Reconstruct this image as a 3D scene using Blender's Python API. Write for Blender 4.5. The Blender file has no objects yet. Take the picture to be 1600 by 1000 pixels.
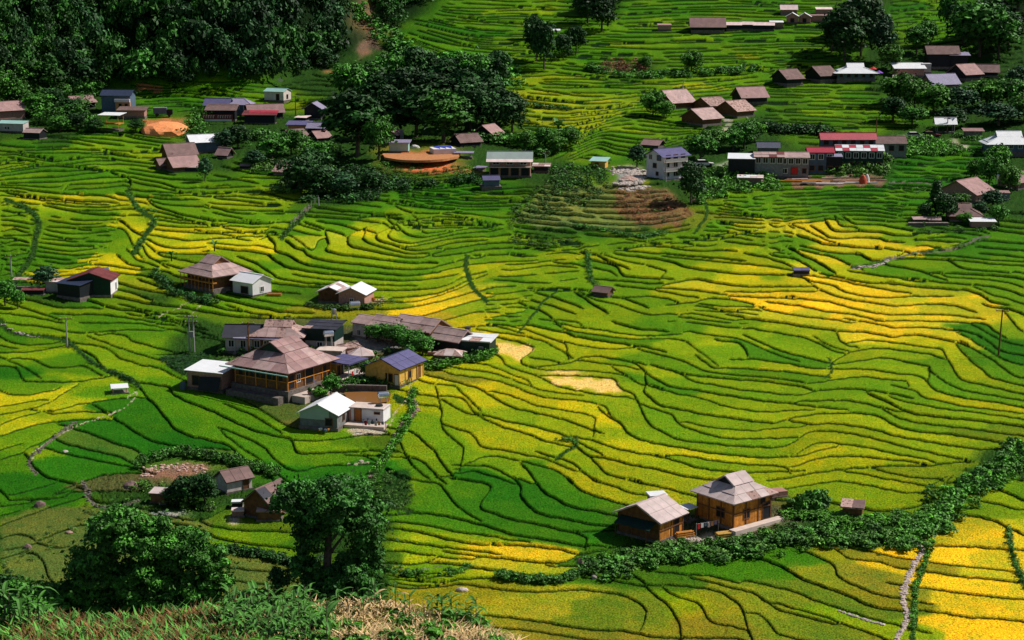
import bpy, bmesh, math, random, numpy as np
from mathutils import Vector, Matrix
rnd = random.Random(7)
R = math.radians
S = bpy.context.scene
COL = S.collection
# ---------------------------------------------------------------- camera, sky, sun, exposure
F = 2900.0; PITCH = R(11.7); CAMZ = 69.0
cam = bpy.data.objects.new('camera', bpy.data.cameras.new('camera')); COL.objects.link(cam)
cam.data.sensor_width = 36; cam.data.lens = F/1600*36
cam.data.clip_start = 1; cam.data.clip_end = 5000
cam.location = (0, 0, CAMZ); cam.rotation_euler = (R(90)-PITCH, 0, 0)
S.camera = cam
SUN_EL, SUN_AZ = R(47), R(15)            # azimuth measured from +x towards +y
wd = bpy.data.worlds.new('World'); S.world = wd; wd.use_nodes = True
nt = wd.node_tree; bg = nt.nodes['Background']
sky = nt.nodes.new('ShaderNodeTexSky'); sky.sky_type = 'NISHITA'; sky.sun_disc = False
sky.sun_elevation = SUN_EL; sky.sun_rotation = R(90)-SUN_AZ
nt.links.new(sky.outputs[0], bg.inputs[0]); bg.inputs[1].default_value = 0.06
sl = bpy.data.lights.new('sun', 'SUN'); sl.energy = 5.0; sl.angle = R(0.5); sl.color = (1, 0.955, 0.88)
so = bpy.data.objects.new('sun', sl); COL.objects.link(so)
sv = Vector((math.cos(SUN_EL)*math.cos(SUN_AZ), math.cos(SUN_EL)*math.sin(SUN_AZ), math.sin(SUN_EL)))
so.rotation_euler = sv.to_track_quat('Z', 'Y').to_euler(); so.location = (200, 200, 300)
S.view_settings.view_transform = 'Standard'; S.view_settings.look = 'None'
S.view_settings.exposure = 0.0; S.view_settings.gamma = 1.0; S.view_settings.use_curve_mapping = False
try:
    S.cycles.max_bounces = 4; S.cycles.diffuse_bounces = 2; S.cycles.transparent_max_bounces = 4
except Exception: pass

# ---------------------------------------------------------------- land form
def sstep(a, b, t):
    t = np.clip((t-a)/(b-a), 0, 1); return t*t*(3-2*t)
PY = [0, 60, 120, 170, 223, 330, 430, 520, 600, 800, 1400]
PZ = [60, 30, 4, -5, 0, 9, 18.5, 29, 47, 105, 320]
_pd = np.arange(0, 1500, 2.0); _pz = np.interp(_pd, PY, PZ)
_k = np.exp(-np.linspace(-2, 2, 25)**2); _k /= _k.sum()
_pz = np.convolve(np.pad(_pz, 12, 'edge'), _k, 'valid')
def g(x, y):
    z = np.interp(y, _pd, _pz)
    d0 = 500 - 75*sstep(-105, -165, x) + 150*sstep(-75, -20, x)     # foot of the wooded mountain
    m = np.maximum(0, y-d0) * 0.75 * sstep(-10, -60, x)
    z = z + m
    z = z + 2.6*np.exp(-(((x+23)/20)**2 + ((y-425)/22)**2))         # knoll with the threshing floor
    z = z + 2.6*np.exp(-(((x-24)/20)**2 + ((y-392)/15)**2))
    z = z + 0.5*np.sin(x*.045+1)*np.sin(y*.03)
    return z
cP, sP = math.cos(PITCH), math.sin(PITCH)
def ray(px, py):
    a = (px-800)/F; b = -(py-500)/F
    return a, cP + b*sP, -sP + b*cP        # x, y, z of direction (forward component 1)
CS = 10.0
cxs = np.arange(-420, 2021, CS); cys = np.arange(-320, 1201, CS)
CX, CY = np.meshgrid(cxs, cys)
ax, ay, az = ray(CX, CY)
T = np.zeros_like(CX); hit = np.zeros(CX.shape, bool)
t0 = 120.0
while t0 < 1300:
    t1 = t0*1.006
    below = (CAMZ + az*t1) < g(ax*t1, ay*t1)
    new = below & ~hit
    if new.any():
        lo = np.full(new.sum(), t0); hi = np.full(new.sum(), t1)
        a_, b_, c_ = ax[new], ay[new], az[new]
        for _ in range(14):
            mid = (lo+hi)/2; bl = (CAMZ+c_*mid) < g(a_*mid, b_*mid)
            hi = np.where(bl, mid, hi); lo = np.where(bl, lo, mid)
        T[new] = (lo+hi)/2; hit |= new
    t0 = t1
T[~hit] = 1300
def tdepth(px, py):
    u = np.clip((np.asarray(px, float)-cxs[0])/CS, 0, len(cxs)-1.001); v = np.clip((np.asarray(py, float)-cys[0])/CS, 0, len(cys)-1.001)
    i = u.astype(int); j = v.astype(int); fu = u-i; fv = v-j
    return (T[j, i]*(1-fu)*(1-fv)+T[j, i+1]*fu*(1-fv)+T[j+1, i]*(1-fu)*fv+T[j+1, i+1]*fu*fv)
def world(px, py):
    t = tdepth(px, py); a, b, c = ray(px, py)
    return a*t, b*t, CAMZ+c*t
def scale_at(px, py): return F/float(tdepth(px, py))

# ---------------------------------------------------------------- terrain grid
gx = np.concatenate([np.arange(-300, -120, 9.0), np.arange(-120, 0, 5.0), np.arange(0, 1600.1, 2.0), np.arange(1605, 1720, 5.0), np.arange(1722, 1901, 9.0)])
gy = np.concatenate([np.arange(-260, 0, 6.0), np.arange(0, 1000.1, 1.5), np.arange(1002.5, 1040, 2.5), np.arange(1044, 1101, 6.0)])
NX, NY = len(gx), len(gy)
def togrid(px, py): return np.interp(px, gx, np.arange(NX)), np.interp(py, gy, np.arange(NY))
def P(s): return [tuple(float(v) for v in q.split(',')) for q in s.split()]
def smooth(pts, step=2.5):
    pts = [np.array(p, float) for p in pts]
    if len(pts) == 2:
        n = max(2, int(np.linalg.norm(pts[1]-pts[0])/step)); return np.array([pts[0]+(pts[1]-pts[0])*i/n for i in range(n+1)])
    q = [2*pts[0]-pts[1]]+pts+[2*pts[-1]-pts[-2]]; out = []
    for i in range(1, len(q)-2):
        n = max(1, int(np.linalg.norm(q[i+1]-q[i])/step))
        for k in range(n):
            t = k/n
            out.append(.5*((2*q[i])+(-q[i-1]+q[i+1])*t+(2*q[i-1]-5*q[i]+4*q[i+1]-q[i+2])*t*t+(-q[i-1]+3*q[i]-3*q[i+1]+q[i+2])*t**3))
    out.append(q[-2]); return np.array(out)
def resamp(pl, n):
    d = np.concatenate([[0], np.cumsum(np.linalg.norm(np.diff(pl, axis=0), axis=1))]); t = np.linspace(0, d[-1], n)
    return np.stack([np.interp(t, d, pl[:, 0]), np.interp(t, d, pl[:, 1])], 1)
def inpoly(X, Y, poly):
    c = np.zeros(X.shape, bool); n = len(poly)
    for i in range(n):
        x1, y1 = poly[i]; x2, y2 = poly[(i+1) % n]
        if y1 == y2: continue
        c ^= ((Y < y1) != (Y < y2)) & (X < (x2-x1)*(Y-y1)/(y2-y1)+x1)
    return c
# terrace edges, as surveyed: uphill lies to the left of the direction of travel; first figure = height of the step
LINES = """
1.7 0,500 10,512 25,520 100,527 115,540 145,555 160,572 180,585 200,595 260,603 275,618 320,637 350,650 380,665 400,673 437,681 457,687 462,703 480,707 565,705
1 457,687 500,688 550,681 597,677
1 0,551 40,549 80,543 100,538
1 0,557 20,565
1.2 0,571 25,573 35,590 50,595 110,596 165,588
1 20,505 75,511 112,519 150,519 175,516 225,514
1 150,504 225,504 270,513 330,528 350,533
1 155,522 175,520 197,524 207,532 225,537 252,545 272,549
.8 150,529 175,539 200,547 225,555 250,562
1 117,536 160,541 190,560 207,564 225,571 250,575 290,595
1.7 217,602 230,620 245,635 262,655 275,670 300,682 322,686 360,697 375,712 400,725 420,742
1.3 175,650 200,667 225,682 250,692 275,697 295,701
1.3 120,670 150,680 187,695 212,702 225,713 240,713 295,703
1.3 92,688 112,695 150,705 185,712 203,722
1 78,701 112,710 150,718 185,725
1.7 50,722 57,732 75,745 100,753
1.2 136,750 155,743 175,740
1 0,647 50,638 82,625 97,615
1 50,640 88,641 120,632 150,627 195,621
1 0,664 25,652 60,643
1.3 0,680 37,668 75,659 115,656
1 80,645 120,643 147,643
1 0,717 30,707 50,697 75,686 95,675
1.2 400,650 415,660 437,674
1.2 400,690 415,700 432,720 450,732 468,735 505,727 555,724
1.3 0,765 10,775 15,781 45,780
1 37,769 77,757
1.2 45,779 75,779 100,775 108,768
1.2 0,790 20,787 45,783
1.2 0,820 25,811 57,799
1 135,766 165,767 198,767
1.7 138,773 150,782 175,785 205,780 217,777
1.2 317,815 332,822 362,827 400,829 440,830 478,832
1.5 325,832 350,842 400,850 465,857
1 255,803 290,812 320,811 345,798
1.3 640,612 652,615 687,619 720,620 735,635 742,645 762,655 782,664 800,669
1.2 655,592 680,599 710,602 722,613
.9 667,586 695,592 720,599 750,607 775,622 800,635
.8 682,577 712,585 750,589 775,594 800,601
.8 725,565 762,570 800,583
1 770,552 785,560 790,569 800,574
1 742,646 762,650 800,659
1.2 645,630 667,632 685,634 692,643 690,660 700,677 717,692 725,700 724,711
1 685,618 689,633
1.4 622,670 640,672 652,680 665,692 680,705 691,722
1.3 612,679 622,685 630,702 637,712 660,720 672,732
1.2 640,717 645,727 655,735
.8 585,711 612,712 635,714
1.2 590,722 605,732
1.1 697,665 715,670 732,675 745,685 752,697 770,701 800,705
.9 740,720 750,715 770,712 800,715
1.2 742,727 762,728 780,735 800,745
1 715,740 740,735 765,742
1 737,510 775,508 785,511
1.6 815,508 840,510 860,514 882,518 900,525 937,531 975,537 1007,541 1022,545
.8 862,500 900,503 910,510
.8 910,512 940,516 975,521 1007,524 1045,522
1.6 977,508 995,513 1025,516
1 800,510 825,515 850,525 870,531 885,537 887,547
1 800,521 830,527 850,532 865,540
.8 880,533 912,540 950,544 990,541
1.3 800,530 820,536 834,542 832,548 815,562 816,568 837,573 870,569 890,566 907,559 930,556 962,560 990,566
1 842,560 857,562 875,567
1 907,562 937,566 985,573
.7 835,574 850,577 885,578 925,579 962,583
1.4 850,586 882,585 920,587 960,591 965,600 975,610 990,615 997,627 1007,647 1015,662 1030,672 1055,684 1075,689 1112,692 1150,696 1200,699
1 800,574 825,582 845,589 860,597 875,604 900,610 930,615 985,620
.7 800,586 815,590 827,596
.7 825,601 850,610 887,614
.9 800,601 825,612 845,619 875,622 912,626 945,634 950,642
1.6 800,636 830,642 862,650 887,656 915,667
.8 800,618 835,632 862,637 900,644 925,648 931,653 930,662
1.4 800,660 830,665 857,672 875,677 892,685
1 800,671 830,679 855,689 880,694
1 800,706 825,711 850,715 865,721
1 800,717 825,722 850,729 862,731 880,740 892,750
1.4 872,716 892,722 912,737 930,750
1.6 900,695 912,705 925,712 950,716 987,725 1025,732 1062,741 1100,747 1130,751
1.3 925,715 935,727 950,740 970,746 1000,752
1.2 905,685 930,689 962,700 995,707 1030,712 1062,721 1100,732 1150,737 1200,736
1.2 962,656 972,662 980,675 1000,686 1025,692 1070,700 1112,707 1150,711 1200,714
.9 1030,711 1075,712 1125,720 1162,724 1200,726
1.6 1005,577 1015,587 1030,596 1050,604 1075,607 1125,615 1162,621 1200,626 1237,630 1285,636
1.7 1008,590 1010,600 1007,610 1017,622 1035,634 1050,637 1087,644 1125,650 1162,655 1200,660 1212,660 1237,652 1267,647
1.2 984,589 995,596 1008,600
.8 1042,609 1062,615 1100,622 1137,635 1175,641 1200,643 1230,641 1252,640
1.7 1037,575 1062,582 1087,586 1137,590 1200,595 1237,600 1245,601 1270,609 1300,607 1337,607 1370,611 1402,617
1.1 1070,585 1082,594 1112,600 1150,607 1200,613 1230,616 1257,616 1270,610
1.1 1035,642 1050,647 1060,660 1087,672 1112,680 1150,685 1200,684
.7 1070,659 1100,665 1137,670 1175,672 1200,669
1.3 1105,567 1115,574 1150,575 1200,578 1237,581 1282,587
1.6 1137,532 1155,535 1165,545 1168,555
1.2 1160,561 1190,561 1200,563 1230,567 1262,574 1295,575
1.2 1180,531 1200,540 1220,548 1250,556 1275,562 1300,568 1325,566 1350,562 1375,558 1395,560 1425,567 1452,572 1452,581
1.8 1150,492 1200,501 1225,504 1262,510 1310,516 1350,518 1395,526 1412,523 1440,523 1462,527 1497,534
1.2 1340,500 1375,505 1400,511 1450,511 1487,515 1520,520 1532,526
1 1375,500 1450,501 1487,502 1537,505 1550,515 1557,519
1 1310,524 1312,531 1325,540 1337,541
1.2 1337,534 1362,530 1400,535 1437,540 1470,545 1477,554 1490,575 1500,590 1512,596 1550,604 1600,616
.7 1287,534 1300,541 1320,547
1.1 1300,567 1325,551 1350,545 1375,543 1412,547 1450,552 1472,559
1 1455,580 1475,595 1500,607 1537,615 1600,625
1.2 1302,575 1325,575 1362,577 1400,583 1437,587 1450,597 1465,610 1500,620 1550,627 1600,636
1 1290,595 1312,591 1350,588 1387,592 1417,595 1420,602
1 1417,607 1432,611 1445,620 1475,627 1512,635 1600,645
1.5 1277,626 1300,625 1325,626 1355,630 1385,637
1 1400,622 1425,629 1462,636 1500,641 1550,647 1600,655
2.3 1392,630 1412,640 1437,647 1475,651 1525,656 1562,660 1600,666
1.6 1270,646 1300,644 1325,644 1355,646 1380,651 1395,662 1425,672 1475,677 1525,684 1557,690 1575,692
1.2 1385,641 1407,652 1437,660 1500,667 1550,674 1590,679
1.5 1235,656 1270,662 1300,661 1330,664 1362,670 1400,680 1437,687 1487,695 1520,700 1540,700
1.2 1200,697 1225,696 1245,687 1257,677 1275,672 1312,674 1350,680 1387,690 1425,700 1462,709 1487,714
1.2 1252,705 1267,695 1287,691 1325,694 1362,700 1400,709 1437,716 1457,721
1.4 1200,715 1237,712
1.6 1245,727 1270,717 1300,712 1337,712 1375,716 1425,721 1450,725 1480,722
1.7 1235,744 1275,737 1325,732 1362,729 1400,726 1442,725
1 1365,730 1387,737 1425,745 1450,748
1.2 1200,727 1225,730 1232,735
1.1 1500,544 1517,562 1535,577 1550,590 1575,596 1600,602
1.1 1517,542 1545,557 1565,572 1582,585 1600,590
1.1 1535,527 1550,537 1562,547 1600,555
1 1582,500 1590,510 1600,517
.9 1220,764 1262,757 1307,751 1350,756 1387,764 1420,769 1445,766 1452,761
1 1407,751 1455,760
1.8 1220,780 1250,782 1300,784 1325,790 1360,796 1387,797 1425,792 1457,782 1465,770
1.2 1267,865 1295,877 1307,887 1310,900 1330,912 1355,922 1380,930 1407,935
1.7 1200,876 1232,890 1255,905 1287,916 1320,927 1350,942 1380,950 1415,954
1.1 1200,915 1237,922 1270,936 1312,950 1350,962 1387,972 1407,977
1.2 1200,940 1220,952 1250,960 1295,971
1 1312,972 1350,985 1380,997
1.6 1440,851 1475,852 1525,854 1572,857
1.2 1440,891 1475,896 1512,901 1550,904 1590,909
1.2 1430,916 1475,922 1525,929 1600,936
1.2 1432,952 1475,957 1512,964 1550,965 1600,971
1.6 1502,802 1525,806 1550,812 1577,824
1.2 1507,779 1550,785 1587,794 1600,794
1.6 1535,757 1562,765 1600,781
1.6 807,750 815,762 815,775 830,792 850,805 887,811 925,820 950,822
1.6 837,750 850,767 870,780 895,792 925,797 955,804
1.3 892,750 907,765 925,772 950,780 978,789
1.1 932,750 962,760 990,770 1007,772
1.1 985,750 1025,759 1065,769
1.5 800,810 837,817 875,827 902,831 935,828
1.2 902,831 917,840 916,852
1.6 800,836 837,841 875,847 905,852 916,853
1.4 920,853 950,854 1000,854
1.8 800,849 837,852 875,857 900,865 918,862
1.8 738,866 800,873 837,878 875,879 892,872
2 745,886 775,892 800,896 837,898 875,897 915,890
1.3 800,922 837,924 875,922 912,921 950,925 980,932 1000,942 1012,955 1010,962
1.2 937,900 975,910 1012,914 1050,914 1087,916 1120,922 1145,935 1160,950 1167,975 1177,1000
1.2 1010,915 1025,930 1042,942 1055,960 1062,975 1065,992
1.3 800,965 837,970 875,976 925,984 967,985 1000,991 1037,996 1120,996
1 1070,897 1112,901 1150,910 1167,907 1200,914
1.2 1147,918 1175,925 1200,941
1.7 617,804 650,801 687,804 725,812 762,822 800,836
1.2 607,814 637,816 675,822 712,830 750,835 780,840
1.7 605,825 625,825 662,832 700,842 745,851 777,849
1.6 600,842 637,846 675,852 712,857 737,860
1.2 585,862 625,860 662,866 700,871 735,871
1.7 580,879 612,880 637,882 672,875
1.7 642,900 662,906 700,906 750,902 782,900
1.2 590,910 625,915 662,914 712,910 750,915 800,922
1.6 737,750 757,754 768,762 760,775 753,785 754,795 775,803 800,812
1.2 670,752 687,755 695,765
1.3 0,275 25,270 62,266 112,265 142,262
1.2 0,281 50,277 87,276 125,270 155,267
1.2 0,287 37,285 100,282 150,277 187,275
1.2 0,291 15,292 50,297 100,303 125,302
1 102,293 107,287 150,286 187,282 200,282
1.5 20,301 62,308 112,313 137,315 175,316
1.5 77,320 112,327 150,333 185,335
1 82,317 125,322 162,323 192,320
1 180,272 200,277 205,285 202,297
1 207,277 250,285 265,291 287,295 350,290
1 207,297 237,299 275,301 310,300
1.6 192,304 225,307 262,309 300,309
1 162,265 200,270 237,275 275,280 307,281
1.1 235,315 250,325 265,330 287,337 317,342 350,346 395,345
1 250,342 287,347 325,350 350,350
1 240,350 275,353 322,353
1 240,357 275,360 325,362 400,362
1 240,367 275,372 300,375 350,370 400,367
1 225,386 232,400 250,410
1 205,395 215,405 235,412
1 190,403 200,412 220,417
1 235,385 250,397 270,402
1 155,412 187,417 215,420 237,420
1.3 30,465 62,472 90,480 125,480
2 155,457 200,467 250,477 300,482 350,490 400,494
2 132,467 175,480 212,485 250,490 282,490
1.3 110,490 150,490 200,495 237,500
1 0,490 37,492 80,500
1 22,475 50,485 82,495
1.2 172,450 200,455 225,465
1.6 197,445 225,452 262,457 275,457
1.6 230,440 250,447 267,447
2 339,464 371,473 409,481 447,488 475,488
1.8 320,473 345,481 371,484
1.3 368,481 398,490 422,492
1.2 462,494 515,496
1.5 502,325 537,330 575,334 617,336
1.5 485,337 525,339 562,342 600,346 609,352
1.1 505,346 537,351 560,357 577,360
1.2 485,350 507,357 522,361
1.4 567,337 600,336 625,342 645,351
1.5 512,372 515,382 510,390 530,397 562,400 600,405 637,409 677,410
1.5 441,370 450,377 462,386 475,390 480,397 500,405 537,410 575,414 625,420 670,418 695,412
1.5 422,370 431,382 432,392 455,400 470,410 500,417 550,424 600,427 637,430 672,426
1.5 400,393 420,397 432,407 450,417 475,422 512,427 562,432 612,437 650,436 700,430
1.2 400,411 425,427 437,435 475,441 525,444
1 472,430 512,436 550,440 587,444 637,445
1.3 430,442 500,447 600,452 670,451 700,445 725,432 745,427
1.5 572,357 550,365 544,375 550,385 575,390 612,397 637,401 657,400 687,392
1.2 570,367 567,372 580,380 612,390 637,395 662,395
1.5 600,360 589,367 592,375 612,381 625,386 650,391 675,387 712,377 750,375
1.3 612,360 607,367 612,374 632,380 652,379 687,370 725,362 775,357
1.1 628,358 640,367 660,371 687,366 725,355 775,351
.8 660,357 665,364 700,360
1 687,345 712,349 750,350
1 695,335 725,342 750,347
1 620,321 640,330 675,334 712,331
1 615,317 650,320 700,325
.8 505,316 550,318 587,322
1.2 690,387 712,386 750,380 800,378
1.2 697,397 725,394 762,388 800,386
1.4 615,465 650,462 687,457 725,440 747,432
1.5 575,482 612,482 650,477 682,470 720,460 755,452
1 597,470 647,470 700,455 740,437
1.2 575,492 625,494 662,492 700,480 757,465
1.2 852,460 875,467 897,475
1.2 837,470 862,477 885,485
1.2 825,477 850,487 865,500
1.3 845,452 880,450 920,455
1.4 917,395 937,400 955,410 970,415
1.4 925,405 960,412 970,425 975,431 1005,434 1032,436
1 930,435 975,438 1012,442 1032,443
1.5 970,397 1000,400 1037,405 1055,410 1075,417 1125,424 1162,427 1200,431
1 1025,418 1042,424 1035,433
1 985,391 1025,395 1062,398 1112,402 1150,406
1 1060,387 1087,391 1125,390
1.4 1040,445 1062,440 1087,435 1112,440 1150,446 1200,449
1.2 1032,449 1075,452 1112,457 1150,462 1200,464
1 975,446 1012,450 1050,457 1075,462
1.1 950,462 980,467 1000,475
1.5 925,472 937,480
.9 975,465 1012,462 1040,465 1055,470
1.4 1055,474 1087,470 1112,465 1130,466
1 1145,467 1175,475 1200,482
1.5 1295,350 1300,357 1312,361 1340,360 1375,362 1400,367 1422,366
1 1310,345 1315,352 1337,355
1 1325,342 1337,350 1375,350 1420,360
1.2 1275,357 1290,367 1295,371 1312,372 1340,370 1375,372 1385,376 1404,377
1.5 1255,369 1275,375 1287,380 1312,382 1342,386 1372,387
1.5 1240,390 1260,400 1275,407 1290,417
1 1260,386 1300,394 1340,395
1 1260,392 1300,400 1322,410
1.5 1342,395 1362,405 1387,405 1400,400
1 1372,385 1412,392 1425,397
1 1385,412 1425,420 1457,430
1 1340,425 1370,430 1412,436
1.1 1295,430 1325,436 1362,442 1395,441
1.5 1457,427 1487,427 1525,428 1562,430 1600,435
1.1 1487,407 1500,417 1525,422 1562,425
1 1430,403 1470,404 1520,408 1560,412 1600,414
1 1540,396 1570,399 1600,402
1.5 1395,442 1437,447 1487,451 1512,452 1537,462 1550,472 1562,474
1.1 1450,438 1500,443 1562,449 1600,462
1.5 1550,477 1575,482 1600,491
1.1 1260,435 1275,447 1300,460 1330,467 1362,472 1400,477 1450,474 1487,476 1512,484
1 1267,439 1300,444 1320,455 1350,462 1387,464 1425,462 1475,462
1.1 1234,462 1262,467 1300,472 1337,482 1375,490 1425,491 1475,491 1525,497
1.1 1212,472 1250,477 1287,485 1325,490 1375,500
1 1200,486 1237,491 1287,497
1 1262,430 1312,436 1350,445 1400,454
1.1 1200,402 1225,410 1240,418
1.2 1200,425 1240,427
1.5 1200,447 1262,446
1 1200,455 1245,454
1.5 1555,330 1600,333
1.3 1555,343 1600,348
1.2 1552,357 1600,364
1.1 1545,376 1600,380
1 1535,386 1600,391
1 750,398 790,396 810,397
1.2 860,883 900,884
1.2 58,846 110,824 165,815
1 0,872 45,862 66,874 76,900 92,922
1 0,840 30,834 58,846
1 92,922 140,918 180,922
1.2 355,886 420,892 482,886
1 350,905 420,912 470,908
"""
# bands of narrow terraces: count, step, first edge | last edge
BANDS = """
14 1 0,322 30,322 62,330 | 0,428 20,428 42,424
13 1 75,338 130,343 195,342 | 40,428 95,430 150,424
6 1 800,388 860,386 917,386 | 760,450 850,449 905,446
6 1 757,458 800,457 838,455 | 755,502 790,503 818,497
5 1 1090,474 1150,478 1200,482 | 1040,502 1100,505 1170,508
4 1 990,372 1090,370 1190,366 | 930,392 1000,388 1060,384
11 1 1130,305 1160,310 1200,308 | 1090,372 1140,376 1200,384
9 2 850,287 950,292 1040,290 | 800,352 900,360 1000,366 1085,356
9 1.1 1210,297 1320,292 1430,296 | 1200,348 1270,344 1300,341 1410,346
5 1 1200,352 1225,353 1245,355 | 1200,396 1225,396 1238,392
5 1.1 1420,355 1500,358 1550,366 | 1430,392 1480,390 1510,380
18 1.3 700,2 780,0 890,2 | 600,95 690,135 800,140
6 1.2 985,6 1100,3 1270,6 | 950,50 1100,47 1300,44
10 1.4 945,58 1100,54 1285,52 | 865,112 1000,122 1295,110
8 1.4 845,120 1000,128 1200,124 | 800,165 900,172 1010,155
9 1.3 800,170 900,176 990,166 | 815,236 850,232 905,212
9 1.3 900,208 940,192 985,182 1060,192 1140,198 | 885,248 930,228 960,238 1000,242 1080,222 1130,216
13 1.2 1200,132 1300,129 1385,131 | 1190,200 1260,203 1345,206
11 1.3 1390,3 1430,1 1468,2 | 1385,72 1410,70 1440,62
9 1.3 1570,50 1600,52 | 1555,120 1600,122
5 1 215,130 320,136 400,142 | 225,178 280,176 325,174
7 1 450,118 490,118 535,122 | 400,165 460,168 530,164
6 1.4 70,207 150,211 220,214 290,222 | 0,262 80,261 165,262
4 1 340,262 400,268 470,280 | 300,300 400,302 460,300
5 1.4 540,262 640,270 740,262 | 520,286 640,292 745,284
7 1.2 620,291 740,296 850,292 | 620,314 720,326 820,322
8 1.2 1400,240 1460,243 1530,243 | 1385,290 1440,290 1500,290
7 1 330,300 400,302 470,312 | 300,352 380,372 420,362
4 1.3 180,478 240,492 300,497 | 240,503 290,512 345,525
4 1.2 610,350 700,340 780,352 | 640,352 720,352 780,356
5 1 800,362 860,372 915,374 | 800,380 860,383 915,382
4 1 620,900 700,897 730,892 | 600,905 660,910 700,908
7 1.2 0,0 10,0 | 0,1 10,1
"""
MAPROWS = """
kkkkkkkkkkkkkkbkkglllmgkglglllglgvvglgvkk
kkkkkkkkkkkkkkbkgglllmlglglllgglgvvglgvvk
kkkkkkkkkkkkkkbgglgllglgglllgllggvvlggvvg
kkkkkkkkkkkkkvvgglggllglllglllgllvvvvvvvg
kkkkvggvgvvvvvvvvvvvlmllvvlmlmlmlvvvvvvvv
vvvvvlgglllvvvvvvvvvYmymlmmYmlgymlvvvvvvv
vvvvvggggllmvvvvvvvvYYYYmmlvggvlmlmvvvvvv
vvvvvgrvvvvvvvvvvvvvYYymlmlvgvllllllvvvvv
vvvgllmvvvvvvvvvvvvvvymlmllvvvvlllvvvvvvl
lgglmyymvvvvvvvrrrvvvlmlllvvvvvvvvvvdddvd
lgglllgvvlgvvvvrrrvvvvvgvvvvvvvvvvvddddvv
lllllglglllvvvvdgdggvvltovvvglgdgddddddvv
yyylyylmymyvvvgggdgglvltoovlmlllggggddvvd
lmlllymymymllglllllglvgtoovlmllmllgggvvvg
lllllymyymmlmmylllmllvvgvvgllmlmymyllgggg
gllglmymmlmlmmlllllllgmlmmlmmllmyYyylgggg
gglllmmllmlmlllllllmmmmlmllmmylYYylllgll
gglmyyllvllllllllmymlmlmllmyymlYmllllllll
gvvglvvlllllvvlmyyYmlmmlmlmmllYYYYYmlllll
lllglllllmmlmmmmYYymlmlmllmlmmYYYYYYYyml
gllllllvvvxxxxxxxmmmlmmmmlmmmmlyYYYYYYYym
glllmmlvvxxxxxxxxmmpmmmmmllmmllmmyYyymggg
mllllllvvxxxxxxxymmmmmlmllmmllllmmmlmmggg
dmmllllllxxxxxxxyyyymppmgllmmmlmmmmmlmmgg
yymlllggglxxxxvmyyyymmmmlllmmmllmmlmmmmll
yymmlgglgglxxxvmymyymmmmmllllmmmllmlmmmll
mmmmdggdggggllvlmmmyyymmymllmmmmmlmmmmmmm
mllggdddglglllvmmmymyymymymmmmmmyymmmmmml
llddddddgggmlgvmlmmmmymmmmmmmmmyymmmmmvvv
gddddbbbvggdddvmmgddglmlmmmlmmmmmmmmmvvvg
gdddvvvvvvvdddvvlgddddmmmlmmmmlmmmmmvvvlg
dgdlvvvvvvvvvvvvlgdddgdmllmxxxxlmmmmvvvll
lvvlvvvvllgvvvvlldddgdddgvxxxxxvvvvvvvvll
vvvvvvvvlmgvvvvmymlmmgddggxxxxvvvvvvvYYYm
vvvvvvvvlllgvvvmlmYyYYmlvvvvggggommmgYYYm
ggvvvvvvvvvvvvvmllYyYYlvvvgglmgmmommyYYYl
vvvvvvvvvvvvvvvmmmmmlgggglmmllmmmoomYYYYm
vvvvvvvvvvvvvvvoommmmmmlmlmmllmmmmomYYYYY
vvvvvvvvvvvvvvvommomoommmomommmlmmmmmYYYY
vvvvvvvvvvvvvvvvvommoomoommmmlmmgmmmYYYYY
"""
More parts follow.
